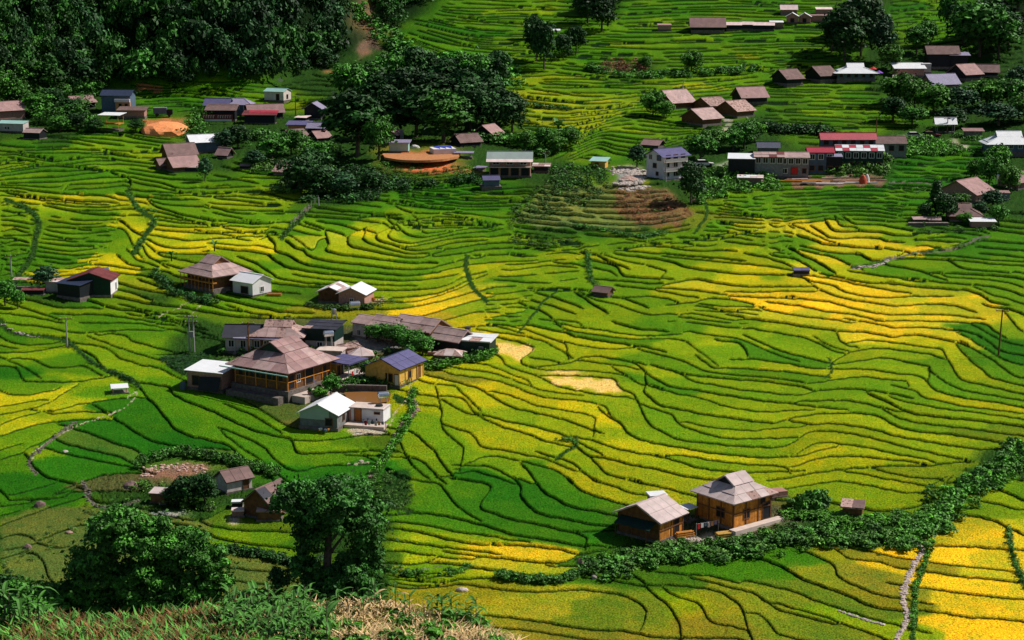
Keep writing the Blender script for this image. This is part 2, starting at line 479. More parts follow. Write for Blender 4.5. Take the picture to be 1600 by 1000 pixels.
PATCH = [('Y', "1190,480 1215,465 1250,440 1330,432 1420,445 1490,452 1545,465 1575,500 1595,522 1560,520 1530,525 1480,520 1400,525 1310,540 1300,512 1200,500"),
('Y', "1255,365 1275,358 1290,350 1300,347 1312,362 1345,362 1400,367 1404,377 1375,387 1330,384 1260,376"),
('Y', "1260,378 1342,392 1380,408 1340,417 1290,417 1245,392"),
('l', "1315,342 1360,342 1380,350 1330,354"),
('Y', "1068,442 1090,437 1150,448 1120,456 1085,450"), ('y', "1100,428 1150,430 1200,432 1200,448 1150,443"),
('Y', "590,480 620,462 690,455 745,430 768,430 768,445 740,465 700,490 650,497 575,495"),
('Y', "450,372 480,357 512,372 515,382 508,390 460,385"), ('Y', "485,348 560,352 570,360 550,365 542,378 520,375 518,365"),
('y', "635,358 680,350 700,358 660,364 640,366"),
('Y', "20,300 62,305 180,300 185,312 140,317 60,309"), ('y', "80,320 150,325 200,318 190,334 130,333"), ('Y', "195,300 310,298 310,308 200,308"),
('y', "290,322 340,308 400,295 470,305 480,325 420,340 330,338"), ('y', "240,360 300,352 400,355 380,372 300,385 270,400 215,418 160,412 215,390"),
('y', "85,455 180,420 130,415 90,424"),
('p', "778,533 834,540 833,549 815,563 800,560 770,548"), ('p', "852,587 960,592 975,610 950,615 862,600"),
('y', "680,575 760,560 830,575 880,605 960,617 940,660 880,660 800,645 740,610 680,600"),
('y', "940,625 965,625 960,660 1000,690 1075,700 1060,715 1000,708 905,683 930,650"),
('Y', "738,856 800,856 890,868 900,876 800,874 742,866"), ('Y', "745,880 800,878 915,888 880,897 790,892"),
('y', "595,826 700,835 745,850 660,842"), ('m', "600,840 735,858 735,870 590,862"),
('Y', "1435,845 1500,810 1575,825 1600,915 1600,1000 1420,1000 1440,900"),
('m', "1577,820 1600,815 1600,860 1582,860"),
('l', "1505,770 1535,757 1600,785 1600,820 1502,802"),
('g', "640,735 700,745 760,750 800,800 940,825 900,832 800,835 620,803 640,780"),
('d', "0,575 30,572 40,595 0,605"), ('y', "0,610 90,615 190,610 120,632 50,640 0,645"), ('y', "0,650 120,645 80,656 0,672"),
('g', "100,540 160,570 165,588 60,595 30,570"), ('d', "400,735 560,726 600,740 420,760"),
('r', "224,188 260,183 290,186 292,205 265,216 230,208"), ('b', "218,738 290,722 320,724 330,735 280,748 225,746"),
('r', "596,243 620,237 690,234 716,240 705,252 640,254 605,250"), ('r', "640,262 760,268 755,274 640,270"),
('h', "575,20 580,75 598,80 590,60 570,0 555,0"), ('b', "555,65 578,62 580,85 560,95"), ('r', "505,110 530,110 530,117 505,117"), ('r', "210,130 250,135 252,143 215,142"),
('e', "958,262 990,264 1010,285 965,290"), ('b', "1230,278 1380,274 1385,290 1235,294"),
('t', "940,98 1010,98 1015,115 945,115"), ('o', "965,285 1045,290 1085,340 1060,355 1000,355 960,320"),
('w', "1150,845 1205,810 1222,815 1150,832"), ('w', "1020,850 1040,830 1090,838 1110,832 1140,845 1100,848 1060,846"), 
('w', "545,664 600,668 608,676 560,682 540,676"), ('w', "470,625 500,600 570,580 600,585 560,605 500,622"),
('n', "530,612 605,612 608,630 560,634"), ('e', "560,520 600,515 640,540 600,548 545,545"),
('w', "480,545 500,538 560,555 540,560"), ('w', "1480,218 1492,214 1515,232 1505,236"), ('w', "1395,210 1440,210 1440,216 1395,217"), ('w', "955,259 1005,258 1005,263 955,264"),
('w', "1115,255 1165,250 1165,257 1118,262"),('w', "1130,185 1142,185 1145,212 1135,214"),('w', "500,465 600,465 600,474 500,476"),
('g', "1080,892 1200,870 1300,862 1415,852 1418,875 1330,890 1200,890"), ('m', "1220,690 1470,690 1530,705 1445,745 1225,742"), ('a', "600,905 900,905 1100,915 1300,885 1410,870 1405,1000 780,1000"), ('o', "700,960 1150,985 1160,1000 740,1000"), ('o', "1055,925 1150,940 1165,990 1070,990"), ('o', "1305,865 1412,862 1412,935 1380,930 1310,900"), ('m', "1220,755 1300,748 1450,745 1468,765 1457,783 1425,794 1387,799 1325,790 1240,784"), ('t', "800,348 850,290 960,290 1000,360 850,356"), ('j', "965,292 1045,296 1085,335 1060,354 1000,354 958,325"), ('w', "345,562 400,560 470,566 440,576 370,575"), ('w', "560,520 640,528 600,545 560,540"), ('q', "0,812 60,792 130,790 230,800 330,815 330,850 460,872 520,890 480,940 0,960"), ('q', "150,800 240,792 240,812 160,815"), ('d', "255,790 345,790 345,815 270,822"), ('l', "320,815 480,815 480,868 400,862 330,840"), ('w', "235,800 290,798 300,806 240,808"), ('w', "352,808 372,800 380,815 360,822"), ('v', "250,560 330,550 335,575 300,595"), ('v', "600,735 640,735 640,790 600,800"),
]
# strips of weeds, ditches and tracks on the ground: colour, width, course
STRIPS = """
v 14 620,620 645,640 615,690 590,735 575,760
w 3 645,622 652,640 630,665 607,700 590,730 578,745
w 2.5 610,590 640,600 635,625 620,640 610,665
w 6 1428,848 1440,857 1438,868 1425,890 1415,915 1412,940 1418,965 1410,985 1400,1000
v 9 1450,860 1442,890 1432,915 1428,940 1430,965 1425,1000
v 8 1577,827 1580,860 1590,890 1600,915
v 16 905,875 960,890 1020,872 1100,872 1180,850 1230,838 1300,842 1400,850 1440,830 1480,800 1510,765 1560,735 1600,710
v 10 10,312 40,325 60,345 55,375 50,400 30,430
v 10 200,300 215,325 240,345 225,370 210,395
v 9 485,322 470,340 455,355 440,372
s 6 460,345 475,330 485,322
v 9 730,400 728,420 740,450 760,470
v 6 917,395 922,420 925,440 930,450
s 5 1332,417 1362,415 1387,405 1412,400 1437,395 1475,392 1507,382 1525,372 1545,370
v 5 810,520 835,490 850,470 870,455
v 8 890,685 900,695 885,705 870,718
v 5 1295,560 1300,580 1290,590
v 6 1085,290 1105,330 1085,365
w 2 200,620 215,612 190,640 120,665 60,700 50,720
s 5 118,660 95,675 60,705 45,720 55,740
s 7 130,755 138,770 145,785 170,795 215,782
v 12 575,762 620,790 640,800
s 3 585,878 640,893 690,883
v 6 780,903 860,908 915,895
v 10 430,880 520,895
w 2 250,495 330,460 300,490
v 8 0,500 20,520 100,532 150,570 215,600
w 2 545,725 575,722
s 3 1390,287 1440,285 1460,290
"""
PAL = dict(k=(.006,.018,.004), v=(.022,.060,.008), d=(.022,.125,.004), g=(.052,.160,.004), l=(.112,.222,.004), m=(.208,.272,.004),
           y=(.410,.385,.006), Y=(.610,.435,.012), h=(.130,.070,.045), o=(.240,.195,.012), a=(.195,.205,.010), p=(.800,.520,.150), b=(.300,.140,.075), r=(.520,.170,.060),
           w=(.550,.400,.280), t=(.190,.205,.040), j=(.230,.125,.045), q=(.135,.150,.022), x=(.080,.080,.035), e=(.300,.270,.250), s=(.140,.120,.085), n=(.230,.110,.040))
STEP_SHADE = (.007,.026,.004)  # dark green bank with the shade of the risers painted in
nr = np.random.default_rng(11)
PXg, PYg = np.meshgrid(gx, gy)
DN = np.full((NY, NX), 99.0, np.float32); SG = np.zeros((NY, NX), np.float32); TV = np.zeros((NY, NX), np.float32)
OFFU = np.zeros((NY, NX), np.float32); OFFV = np.zeros((NY, NX), np.float32); DZ = np.zeros((NY, NX), np.float32)
def stamp_line(pts, w, rough=.5):
    sm = smooth(pts, 4.0)
    if len(sm) < 3: sm = resamp(sm, 3)
    ph = nr.uniform(0, 6, 3); tt = np.arange(len(sm))
    nrm = np.gradient(sm, axis=0); nrm = np.stack([-nrm[:, 1], nrm[:, 0]], 1); nrm /= (np.linalg.norm(nrm, axis=1, keepdims=True)+1e-6)
    wob = rough*(np.sin(tt*.9+ph[0])+np.sin(tt*.37+ph[1]))*.7 + nr.normal(0, rough*.5, len(sm))
    wob[0] = wob[-1] = 0
    sm = sm + nrm*wob[:, None]*float(np.clip(sm[:, 1].mean()/600, .35, 1))
    u, v = togrid(sm[:, 0], sm[:, 1]); L = np.stack([u, v], 1); n = len(L)-1
    Rr = 16
    c0 = max(0, int(u.min())-Rr); c1 = min(NX, int(u.max())+Rr+2); r0 = max(0, int(v.min())-Rr); r1 = min(NY, int(v.max())+Rr+2)
    if c1 <= c0 or r1 <= r0: return
    D = np.full((r1-r0, c1-c0), 99., np.float32); SS = np.zeros_like(D); AL = np.zeros_like(D); OU = np.zeros_like(D); OV = np.zeros_like(D)
    for i in range(n):
        a = L[i]; b = L[i+1]; d = b-a; l2 = d@d+1e-9
        x0 = max(c0, int(min(a[0], b[0]))-Rr); x1 = min(c1, int(max(a[0], b[0]))+Rr+2)
        y0 = max(r0, int(min(a[1], b[1]))-Rr); y1 = min(r1, int(max(a[1], b[1]))+Rr+2)
        if x1 <= x0 or y1 <= y0: continue
        X = np.arange(x0, x1, dtype=np.float32)[None, :]-a[0]; Y = np.arange(y0, y1, dtype=np.float32)[:, None]-a[1]
        t = np.clip((X*d[0]+Y*d[1])/l2, 0, 1)
        ex = X-t*d[0]; ey = Y-t*d[1]; dd = np.sqrt(ex*ex+ey*ey)
        sl_ = (slice(y0-r0, y1-r0), slice(x0-c0, x1-c0)); m = dd < D[sl_]
        sg = np.where(d[0]*Y-d[1]*X < 0, 1., -1.)     # left of travel (v grows down) = uphill
        D[sl_] = np.where(m, dd, D[sl_]); SS[sl_] = np.where(m, sg, SS[sl_]); AL[sl_] = np.where(m, i+t, AL[sl_])
        OU[sl_] = np.where(m, -ex, OU[sl_]); OV[sl_] = np.where(m, -ey, OV[sl_])
    tp = np.clip(np.minimum(AL, n-AL)/1.6, 0, 1); tp = np.where((AL <= 0) | (AL >= n), 0, tp)
    py = PYg[r0:r1, c0:c1]
    Ld = 3.0+6*np.clip(py/1000, 0, 1)
    DZ[r0:r1, c0:c1] += np.where(D < 50, .105*(1+1.3*np.clip((560-py)/260, 0, 1))*w**.8*tp*SS*np.exp(-D/Ld)*np.clip((Rr-D)/4, 0, 1), 0)
    m = (D < DN[r0:r1, c0:c1]) & (tp > 0)
    for G, Q in ((DN, D), (SG, SS), (TV, tp*w), (OFFU, OU), (OFFV, OV)):
        G[r0:r1, c0:c1] = np.where(m, Q, G[r0:r1, c0:c1])
rows = [r.ljust(40, r[-1])[:40] for r in MAPROWS.strip().split('\n')]
mp = np.array([[PAL[ch] for ch in r] for r in rows], np.float32)
def bil(M, px, py, sx, sy, ox, oy):
    u = np.clip((px-ox)/sx, 0, M.shape[1]-1.001); v = np.clip((py-oy)/sy, 0, M.shape[0]-1.001); i = u.astype(int); j = v.astype(int)
    fu = (u-i)[..., None]; fv = (v-j)[..., None]
    return M[j, i]*(1-fu)*(1-fv)+M[j, i+1]*fu*(1-fv)+M[j+1, i]*(1-fu)*fv+M[j+1, i+1]*fu*fv
mp = np.log(mp)
C = bil(mp, PXg+12*np.sin(PYg*.06)+8*np.sin(PXg*.05), PYg+5*np.sin(PXg*.045), 40, 25, 20, 12).astype(np.float32)
HASH = {}; HIT = [0, 0]
def hadd(sm):
    for i in range(len(sm)-1):
        k = (int(sm[i][0]//20), int(sm[i][1]//20)); d = sm[i+1]-sm[i]; HASH.setdefault(k, []).append((sm[i][0], sm[i][1], d[0], d[1]))
def hnear(x, y):
    best = (1e9, 1, 0); ci, cj = int(x//20), int(y//20)
    for i in range(ci-3, ci+4):
        for j in range(cj-2, cj+3):
            for q in HASH.get((i, j), ()):
                d = (q[0]-x)**2*.6+(q[1]-y)**2
                if d < best[0]: best = (d, q[2], q[3], q[0], q[1])
    HIT[:] = best[3:] if len(best) > 3 else (x, y)
    return math.sqrt(best[0]), best[1], best[2]
_sl = stamp_line
def stamp_line(pts, w, rough=.5):
    hadd(smooth(pts, 4.0)); _sl(pts, w, rough)
LL = []
for ln in LINES.strip().split('\n'):
    w, rest = ln.split(' ', 1); LL.append([float(w), P(rest)])
for seam in (400, 800, 1200):                      # join edges that run on across the sheet limits of the survey
    for a in list(LL):
        if a not in LL or abs(a[1][-1][0]-seam) > 3: continue
        c = [b for b in LL if b is not a and abs(b[1][0][0]-seam) <= 3 and abs(b[1][0][1]-a[1][-1][1]) < 7]
        if c:
            b = min(c, key=lambda q: abs(q[1][0][1]-a[1][-1][1])); m_ = (seam, (a[1][-1][1]+b[1][0][1])/2)
            a[1] = a[1][:-1]+[m_]+b[1][1:]; a[0] = (a[0]+b[0])/2; LL.remove(b)
        else:
            p_, q_ = a[1][-2], a[1][-1]; k_ = nr.uniform(20, 60)/max(5, math.hypot(q_[0]-p_[0], q_[1]-p_[1])); a[1].append((q_[0]+(q_[0]-p_[0])*k_, q_[1]+(q_[1]-p_[1])*k_*.6))
    for a in LL:
        if abs(a[1][0][0]-seam) <= 3 and len(a[1]) > 1:
            p_, q_ = a[1][1], a[1][0]; k_ = nr.uniform(20, 60)/max(5, math.hypot(q_[0]-p_[0], q_[1]-p_[1])); a[1].insert(0, (q_[0]+(q_[0]-p_[0])*k_, q_[1]+(q_[1]-p_[1])*k_*.6))
def spac(x, y): return float(np.interp(y, [100, 220, 300, 450, 600, 800, 1000], [5.6, 6.6, 8.4, 13.5, 21, 34, 44]))*(1.25 if x < 480 and y > 500 else 1)
for _, p_ in LL: hadd(smooth(p_, 4.0))
def carry_on(p_):           # run an edge on past its end until it meets a neighbour
    x, y = p_[-1]; dx, dy = x-p_[-2][0], y-p_[-2][1]; l = math.hypot(dx, dy)+1e-6; dx /= l; dy /= l; sp = spac(x, y); out = []; run = 0
    x += dx*9; y += dy*9
    while run < sp*2.6:
        d, tx, ty = hnear(x, y)
        if d < 4.5: return p_+out+[(HIT[0], HIT[1])]
        tl = math.hypot(tx, ty)+1e-6; sg_ = 1 if tx*dx+ty*dy > 0 else -1
        dx, dy = dx*.9+.1*sg_*tx/tl, dy*.9+.1*sg_*ty/tl; out.append((x, y)); x += dx*5; y += dy*5; run += 5
    return p_+out[:max(2, int(sp*.25))]
for q in LL: q[1] = carry_on(q[1]); q[1] = carry_on(q[1][::-1])[::-1]
HASH.clear()
for w, pts_ in LL: stamp_line(pts_, w)
for ln in BANDS.strip().split('\n'):
    n, w, rest = ln.split(' ', 2); n = int(n); w = float(w)
    A, B = [resamp(smooth(P(q), 3), 60) for q in rest.split('|')]
    if abs(A[0, 0]-A[-1, 0]) < 15: continue
    for i in range(n+1):
        t = (i+nr.uniform(-.12, .12))/n
        c = A*(1-t)+B*t; j = 0
        amp = np.linalg.norm(A[30]-B[30])/n
        c[:, 1] += amp*.28*np.sin(np.linspace(0, nr.uniform(3, 9), 60)+nr.uniform(0, 6))
        ln_ = max(6, int(60*min(1, nr.uniform(90, 320)/max(30, abs(c[-1, 0]-c[0, 0])))))
        j = -int(nr.integers(0, ln_))
        while j < 58:
            a = max(0, j); b = min(60, j+ln_)
            if b-a >= 5:
                q = c[a:b:3].copy(); q[:, 1] += nr.uniform(-.15, .15)*amp; stamp_line(q, w*nr.uniform(.75, 1.15), .25)
            j += ln_+int(nr.integers(0, 2)); ln_ = max(8, int(ln_*nr.uniform(.7, 1.4)))
def is_rice(x, y):
    i = int(np.clip((x-20)/40+.5, 0, 39)); j = int(np.clip((y-12)/25+.5, 0, 39)); return rows[j][i] in 'dglmyYo' and -115 < x < 1715
ar = random.Random(3)
def spac(x, y):
    s_ = float(np.interp(y, [100, 220, 300, 450, 600, 800, 1000], [5.6, 6.6, 8.4, 13.5, 21, 34, 44]))
    return s_*(1.25 if x < 480 and y > 500 else 1)
for _ in range(11000):
    x0, y0 = ar.uniform(-110, 1710), 1040*ar.random()**1.15
    if not is_rice(x0, y0): continue
    sp = spac(x0, y0); d, dx, dy = hnear(x0, y0)
    if d < sp*.80: continue
    pts = []
    for sgn in (-1, 1):
        x, y = x0, y0; seg = []; lim = ar.uniform(8, 30)*sp; run = 0; pd = None
        while run < lim:
            d, dx, dy = hnear(x, y)
            if d > 900: dx, dy = 1, 0
            l = math.hypot(dx, dy)+1e-6; dx /= l; dy /= l
            if dx < 0 and abs(dx) > .3: dx, dy = -dx, -dy
            if abs(dx) < .3: dx, dy = (1, .1)
            if pd: dx, dy = pd[0]*.75+dx*.25, pd[1]*.75+dy*.25
            pd = (dx, dy); x += sgn*dx*5; y += sgn*dy*5; run += 5
            if not is_rice(x, y): break
            if hnear(x, y)[0] < sp*.24:
                seg.append((HIT[0]+sgn*4, HIT[1])); break
            seg.append((x, y))
        pts = (seg[::-1]+[(x0, y0)]) if sgn < 0 else pts+seg
    if len(pts) < 5: continue
    stamp_line(pts[::2], ar.uniform(.7, 1.15), .3)
# ------------ crop colours
# plots: every field between two edges keeps one ripeness
LAB = np.full((NY, NX), -1, np.int32); openc = ~((DN < 1.1) & (TV > .2)); seedN = []
yy = 2.0
while yy < NY-2:
    py_ = gy[int(yy)]; sp = float(np.interp(py_, [0, 220, 450, 700, 1000], [7, 8, 13, 24, 40])); dyc = max(3, sp/1.25); dxc = sp*nr.uniform(2.6, 3.4)/1.6
    xx = nr.uniform(0, dxc)
    while xx < NX-2:
        i, j = int(np.clip(xx+nr.uniform(-.4, .4)*dxc, 0, NX-1)), int(np.clip(yy+nr.uniform(-.45, .45)*dyc, 0, NY-1))
        if openc[j, i] and LAB[j, i] < 0: LAB[j, i] = len(seedN); seedN.append((j, i))
        xx += dxc
    yy += dyc
def spread(Lb, ok):
    for ax_, d_ in ((1, 1), (1, -1), (1, 1), (1, -1), (1, 1), (1, -1), (0, 1), (0, -1)):
        nb = np.roll(Lb, d_, ax_); Lb = np.where((Lb < 0) & ok, nb, Lb)
    return Lb
for _ in range(45): LAB = spread(LAB, openc)
for _ in range(6): LAB = spread(LAB, np.ones_like(openc))
LAB[LAB < 0] = 0; sj = np.array([q[0] for q in seedN]); si = np.array([q[1] for q in seedN])
plotcol = C[sj, si]; isr = (np.exp(plotcol[:, 1]) > .09) & (np.exp(plotcol[:, 2]) < .04)
spx, spy = gx[si], gy[sj]
for ch, poly in PATCH:
    if ch in 'yYlmdgoa': plotcol[inpoly(spx, spy, P(poly))] = np.log(PAL[ch])
isr = (np.exp(plotcol[:, 1]) > .09) & (np.exp(plotcol[:, 2]) < .04)
fb = (np.clip((360-spy)/120, 0, 1)*.42)[:, None]*isr[:, None]; plotcol = plotcol*(1-fb)+np.log(PAL['g'])*fb
pv = nr.normal(0, 1, len(sj)); plotcol = plotcol+np.where(isr, 1, .25)[:, None]*np.stack([.30*pv, .11*pv, 0*pv], 1)+nr.normal(0, .07, len(sj))[:, None]
ricem = (np.exp(C[..., 1]) > .085) & (np.exp(C[..., 2]) < .04)
k_ = np.where(isr[LAB], .85, np.where(ricem, 0, .2))[..., None]; C = (C*(1-k_)+plotcol[LAB]*k_).astype(np.float32)
h = max(NX//14, 4); N1 = nr.normal(0, 1, (NY//5+2, NX//16+2)).astype(np.float32)
N = N1[(np.arange(NY)//5)[:, None], (np.arange(NX)//16)[None, :]]
X4 = np.concatenate([C, N[..., None]], 2)
cond = np.where((DN < 1.1) & (TV > .25), .0, 1.0).astype(np.float32)
ch_ = np.minimum(cond[:, 1:], cond[:, :-1])*.30; cv_ = np.minimum(cond[1:], cond[:-1])*.15
for it in range(7):
    if it == 2:
        for ch, poly in PATCH: 
            if ch in 'yYlmdgoa': continue
            m_ = inpoly(PXg+3*np.sin(PYg*.35+PXg*.1), PYg+2*np.sin(PXg*.2), P(poly)); X4[m_, :3] = np.log(PAL[ch])+(plotcol[LAB[m_]]-C[m_]*0-np.log(PAL['m']))*np.array([.16, .10, 0])
    dh = (X4[:, 1:]-X4[:, :-1])*ch_[..., None]; dv = (X4[1:]-X4[:-1])*cv_[..., None]
    X4[:, :-1] += dh; X4[:, 1:] -= dh; X4[:-1] += dv; X4[1:] -= dv
C = np.exp(X4[..., :3]); N = X4[..., 3]
N = (N-N.mean())/(N.std()+1e-6)
rice = (C[..., 1] > .09) & (C[..., 2] < .04)
hue = np.clip(N, -2.0, 2.0)*rice
C[..., 0] *= np.exp(.10*hue); C[..., 1] *= np.exp(.03*hue)
def lum(c): return c
# distance to strips
STRIPM = np.zeros((NY, NX), np.float32)
for ln in STRIPS.strip().split('\n'):
    ch, w, rest = ln.split(' ', 2); w = float(w); sm = smooth(P(rest), 3)
    c0 = np.searchsorted(gx, sm[:, 0].min()-w-3); c1 = np.searchsorted(gx, sm[:, 0].max()+w+3); r0 = np.searchsorted(gy, sm[:, 1].min()-w-3); r1 = np.searchsorted(gy, sm[:, 1].max()+w+3)
    X = PXg[r0:r1, c0:c1]; Y = PYg[r0:r1, c0:c1]; dm = np.full(X.shape, 1e9)
    for q in sm: dm = np.minimum(dm, (X-q[0])**2+((Y-q[1])*1.5)**2)
    d = np.sqrt(dm)+1.2*np.sin(X*.5)*np.sin(Y*.7); a = np.clip((w/2-d)/1.2+.5, 0, 1)[..., None]
    C[r0:r1, c0:c1] = C[r0:r1, c0:c1]*(1-a)+np.array(PAL[ch])*a
    STRIPM[r0:r1, c0:c1] = np.maximum(STRIPM[r0:r1, c0:c1], a[..., 0])
    if ch in 'vw': DZ[r0:r1, c0:c1] *= (1-a[..., 0])
# ------------ vertices: those nearest a terrace edge are pulled onto it, so the edge is a true upright step
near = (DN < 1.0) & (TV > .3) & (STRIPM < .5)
U, V = np.meshgrid(np.arange(NX, dtype=float), np.arange(NY, dtype=float))
U2 = U+np.where(near, OFFU*.93, 0); V2 = V+np.where(near, OFFV*.93, 0)
PX2 = np.interp(U2, np.arange(NX), gx); PY2 = np.interp(V2, np.arange(NY), gy)
X, Y, Z = world(PX2, PY2)
rough = ((C[..., 1] < .09))*1.0
DZ = np.clip(DZ, -.42, .42)
Z = Z + DZ + rough*(.10*nr.normal(0, 1, Z.shape)) + .02*nr.normal(0, 1, Z.shape)
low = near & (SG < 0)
C[low] = np.array(STEP_SHADE)*nr.uniform(.7, 1.3, (low.sum(), 1))  # lower vertices of each edge: riser shade laid into the vertex colour
ZG = Z
def gz(px, py):
    u, v = togrid(px, py); i = int(min(max(u, 0), NX-2)); j = int(min(max(v, 0), NY-2)); return float(ZG[j, i])
def gpt(px, py):
    x, y, z = world(px, py); return Vector((float(x), float(y), float(z)))
def pix(x, y, z):
    vx, vy, vz = x, y*cP-(z-CAMZ)*sP, y*sP+(z-CAMZ)*cP
    return 800+F*vx/vy, 500-F*vz/vy
MATS = {}
def nodemat(name):
    m = bpy.data.materials.new(name); m.use_nodes = True; t = m.node_tree; b = t.nodes['Principled BSDF']; MATS[name] = m
    return m, t, b
def noise_node(t, scale, detail=2, coord='Object', rough=.5):
    tc = t.nodes.new('ShaderNodeTexCoord'); n = t.nodes.new('ShaderNodeTexNoise'); n.inputs['Scale'].default_value = scale
    n.inputs['Detail'].default_value = detail; n.inputs['Roughness'].default_value = rough; t.links.new(tc.outputs[coord], n.inputs['Vector']); return n
def ramp(t, src, lo, hi, a=.3, b=.7):
    mr = t.nodes.new('ShaderNodeMapRange'); mr.inputs['From Min'].default_value = a; mr.inputs['From Max'].default_value = b
    mr.inputs['To Min'].default_value = lo; mr.inputs['To Max'].default_value = hi; t.links.new(src, mr.inputs['Value']); return mr.outputs[0]
def scale_col(t, col, fac):
    v = t.nodes.new('ShaderNodeVectorMath'); v.operation = 'SCALE'; t.links.new(col, v.inputs[0]); t.links.new(fac, v.inputs['Scale']); return v.outputs[0]
def rice_material(name):
    m, t, b = nodemat(name)
    at = t.nodes.new('ShaderNodeAttribute'); at.attribute_name = 'crop'
    n1 = noise_node(t, 5.0, 4); n2 = noise_node(t, .13, 3)
    c = scale_col(t, at.outputs['Color'], ramp(t, n1.outputs['Fac'], .40, 1.65))
    c = scale_col(t, c, ramp(t, n2.outputs['Fac'], .93, 1.07))
    # patches that ripen unevenly
    n3 = noise_node(t, .06, 4); mix = t.nodes.new('ShaderNodeMixRGB'); mix.blend_type = 'MULTIPLY'; mix.inputs['Color2'].default_value = (1.30, 1.0, .8, 1)
    t.links.new(ramp(t, n3.outputs['Fac'], 0, .5, .45, .68), mix.inputs['Fac']); t.links.new(c, mix.inputs['Color1'])
    n4 = noise_node(t, .9, 2); mx2 = t.nodes.new('ShaderNodeMixRGB'); mx2.blend_type = 'MULTIPLY'; mx2.inputs['Color2'].default_value = (.72, .95, 1, 1)
    t.links.new(ramp(t, n4.outputs['Fac'], 0, 1, .4, .7), mx2.inputs['Fac']); t.links.new(mix.outputs[0], mx2.inputs['Color1'])
    t.links.new(mx2.outputs[0], b.inputs['Base Color'])
    b.inputs['Roughness'].default_value = .85; b.inputs['Specular IOR Level'].default_value = .03
    bp = t.nodes.new('ShaderNodeBump'); bp.inputs['Strength'].default_value = .75; bp.inputs['Distance'].default_value = .22
    t.links.new(n1.outputs['Fac'], bp.inputs['Height']); t.links.new(bp.outputs[0], b.inputs['Normal'])
    return m
def grid_mesh(name, X, Y, Z, C, mat_):
    ny, nx = X.shape; me = bpy.data.meshes.new(name); nv = nx*ny; nf = (nx-1)*(ny-1)
    me.vertices.add(nv); me.vertices.foreach_set('co', np.stack([X, Y, Z], 2).astype(np.float32).ravel())
    idx = np.arange(nv).reshape(ny, nx)
    q = np.stack([idx[1:, :-1], idx[1:, 1:], idx[:-1, 1:], idx[:-1, :-1]], 2).reshape(-1, 4)
    me.loops.add(nf*4); me.loops.foreach_set('vertex_index', q.ravel().astype(np.int32))
    me.polygons.add(nf); me.polygons.foreach_set('loop_start', np.arange(0, nf*4, 4, dtype=np.int32))
    me.update(calc_edges=True); me.materials.append(mat_)
    ca = me.color_attributes.new('crop', 'FLOAT_COLOR', 'POINT')
    ca.data.foreach_set('color', np.concatenate([C, np.ones((ny, nx, 1))], 2).astype(np.float32).ravel())
    o = bpy.data.objects.new(name, me); COL.objects.link(o); return o
RICE = rice_material('terrace_ground')
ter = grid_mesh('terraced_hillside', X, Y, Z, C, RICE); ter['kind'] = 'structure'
# ---------------------------------------------------------------- materials
def surf(name, col, rough=.8, var=.25, scale=1.2, metal=0, rust=None, wave=None, bump=.0):
    if name in MATS: return MATS[name]
    m, t, b = nodemat(name)
    n = noise_node(t, scale, 5); rgb = t.nodes.new('ShaderNodeRGB'); rgb.outputs[0].default_value = (*col, 1)
    c = scale_col(t, rgb.outputs[0], ramp(t, n.outputs['Fac'], 1-var, 1+var))
    oi = t.nodes.new('ShaderNodeObjectInfo'); c = scale_col(t, c, ramp(t, oi.outputs['Random'], 1-var*.75, 1+var*.75, 0, 1))
    if rust:
        n2 = noise_node(t, scale*.9, 5, rough=.65); mx = t.nodes.new('ShaderNodeMixRGB'); mx.inputs['Color2'].default_value = (*rust[0], 1)
        t.links.new(ramp(t, n2.outputs['Fac'], 0, 1, rust[1], rust[1]+.12), mx.inputs['Fac']); t.links.new(c, mx.inputs['Color1']); c = mx.outputs[0]
    t.links.new(c, b.inputs['Base Color']); b.inputs['Roughness'].default_value = rough; b.inputs['Metallic'].default_value = metal
    b.inputs['Specular IOR Level'].default_value = .25
    if wave:
        tc = t.nodes.new('ShaderNodeTexCoord'); w = t.nodes.new('ShaderNodeTexWave'); w.inputs['Scale'].default_value = wave; w.bands_direction = 'X'
        t.links.new(tc.outputs['Object'], w.inputs['Vector']); bp = t.nodes.new('ShaderNodeBump'); bp.inputs['Strength'].default_value = .5; bp.inputs['Distance'].default_value = .04
        t.links.new(w.outputs['Fac'], bp.inputs['Height']); t.links.new(bp.outputs[0], b.inputs['Normal'])
    elif bump:
        bp = t.nodes.new('ShaderNodeBump'); bp.inputs['Strength'].default_value = bump; bp.inputs['Distance'].default_value = .08
        t.links.new(n.outputs['Fac'], bp.inputs['Height']); t.links.new(bp.outputs[0], b.inputs['Normal'])
    return m
def M(k): return MDEF[k]
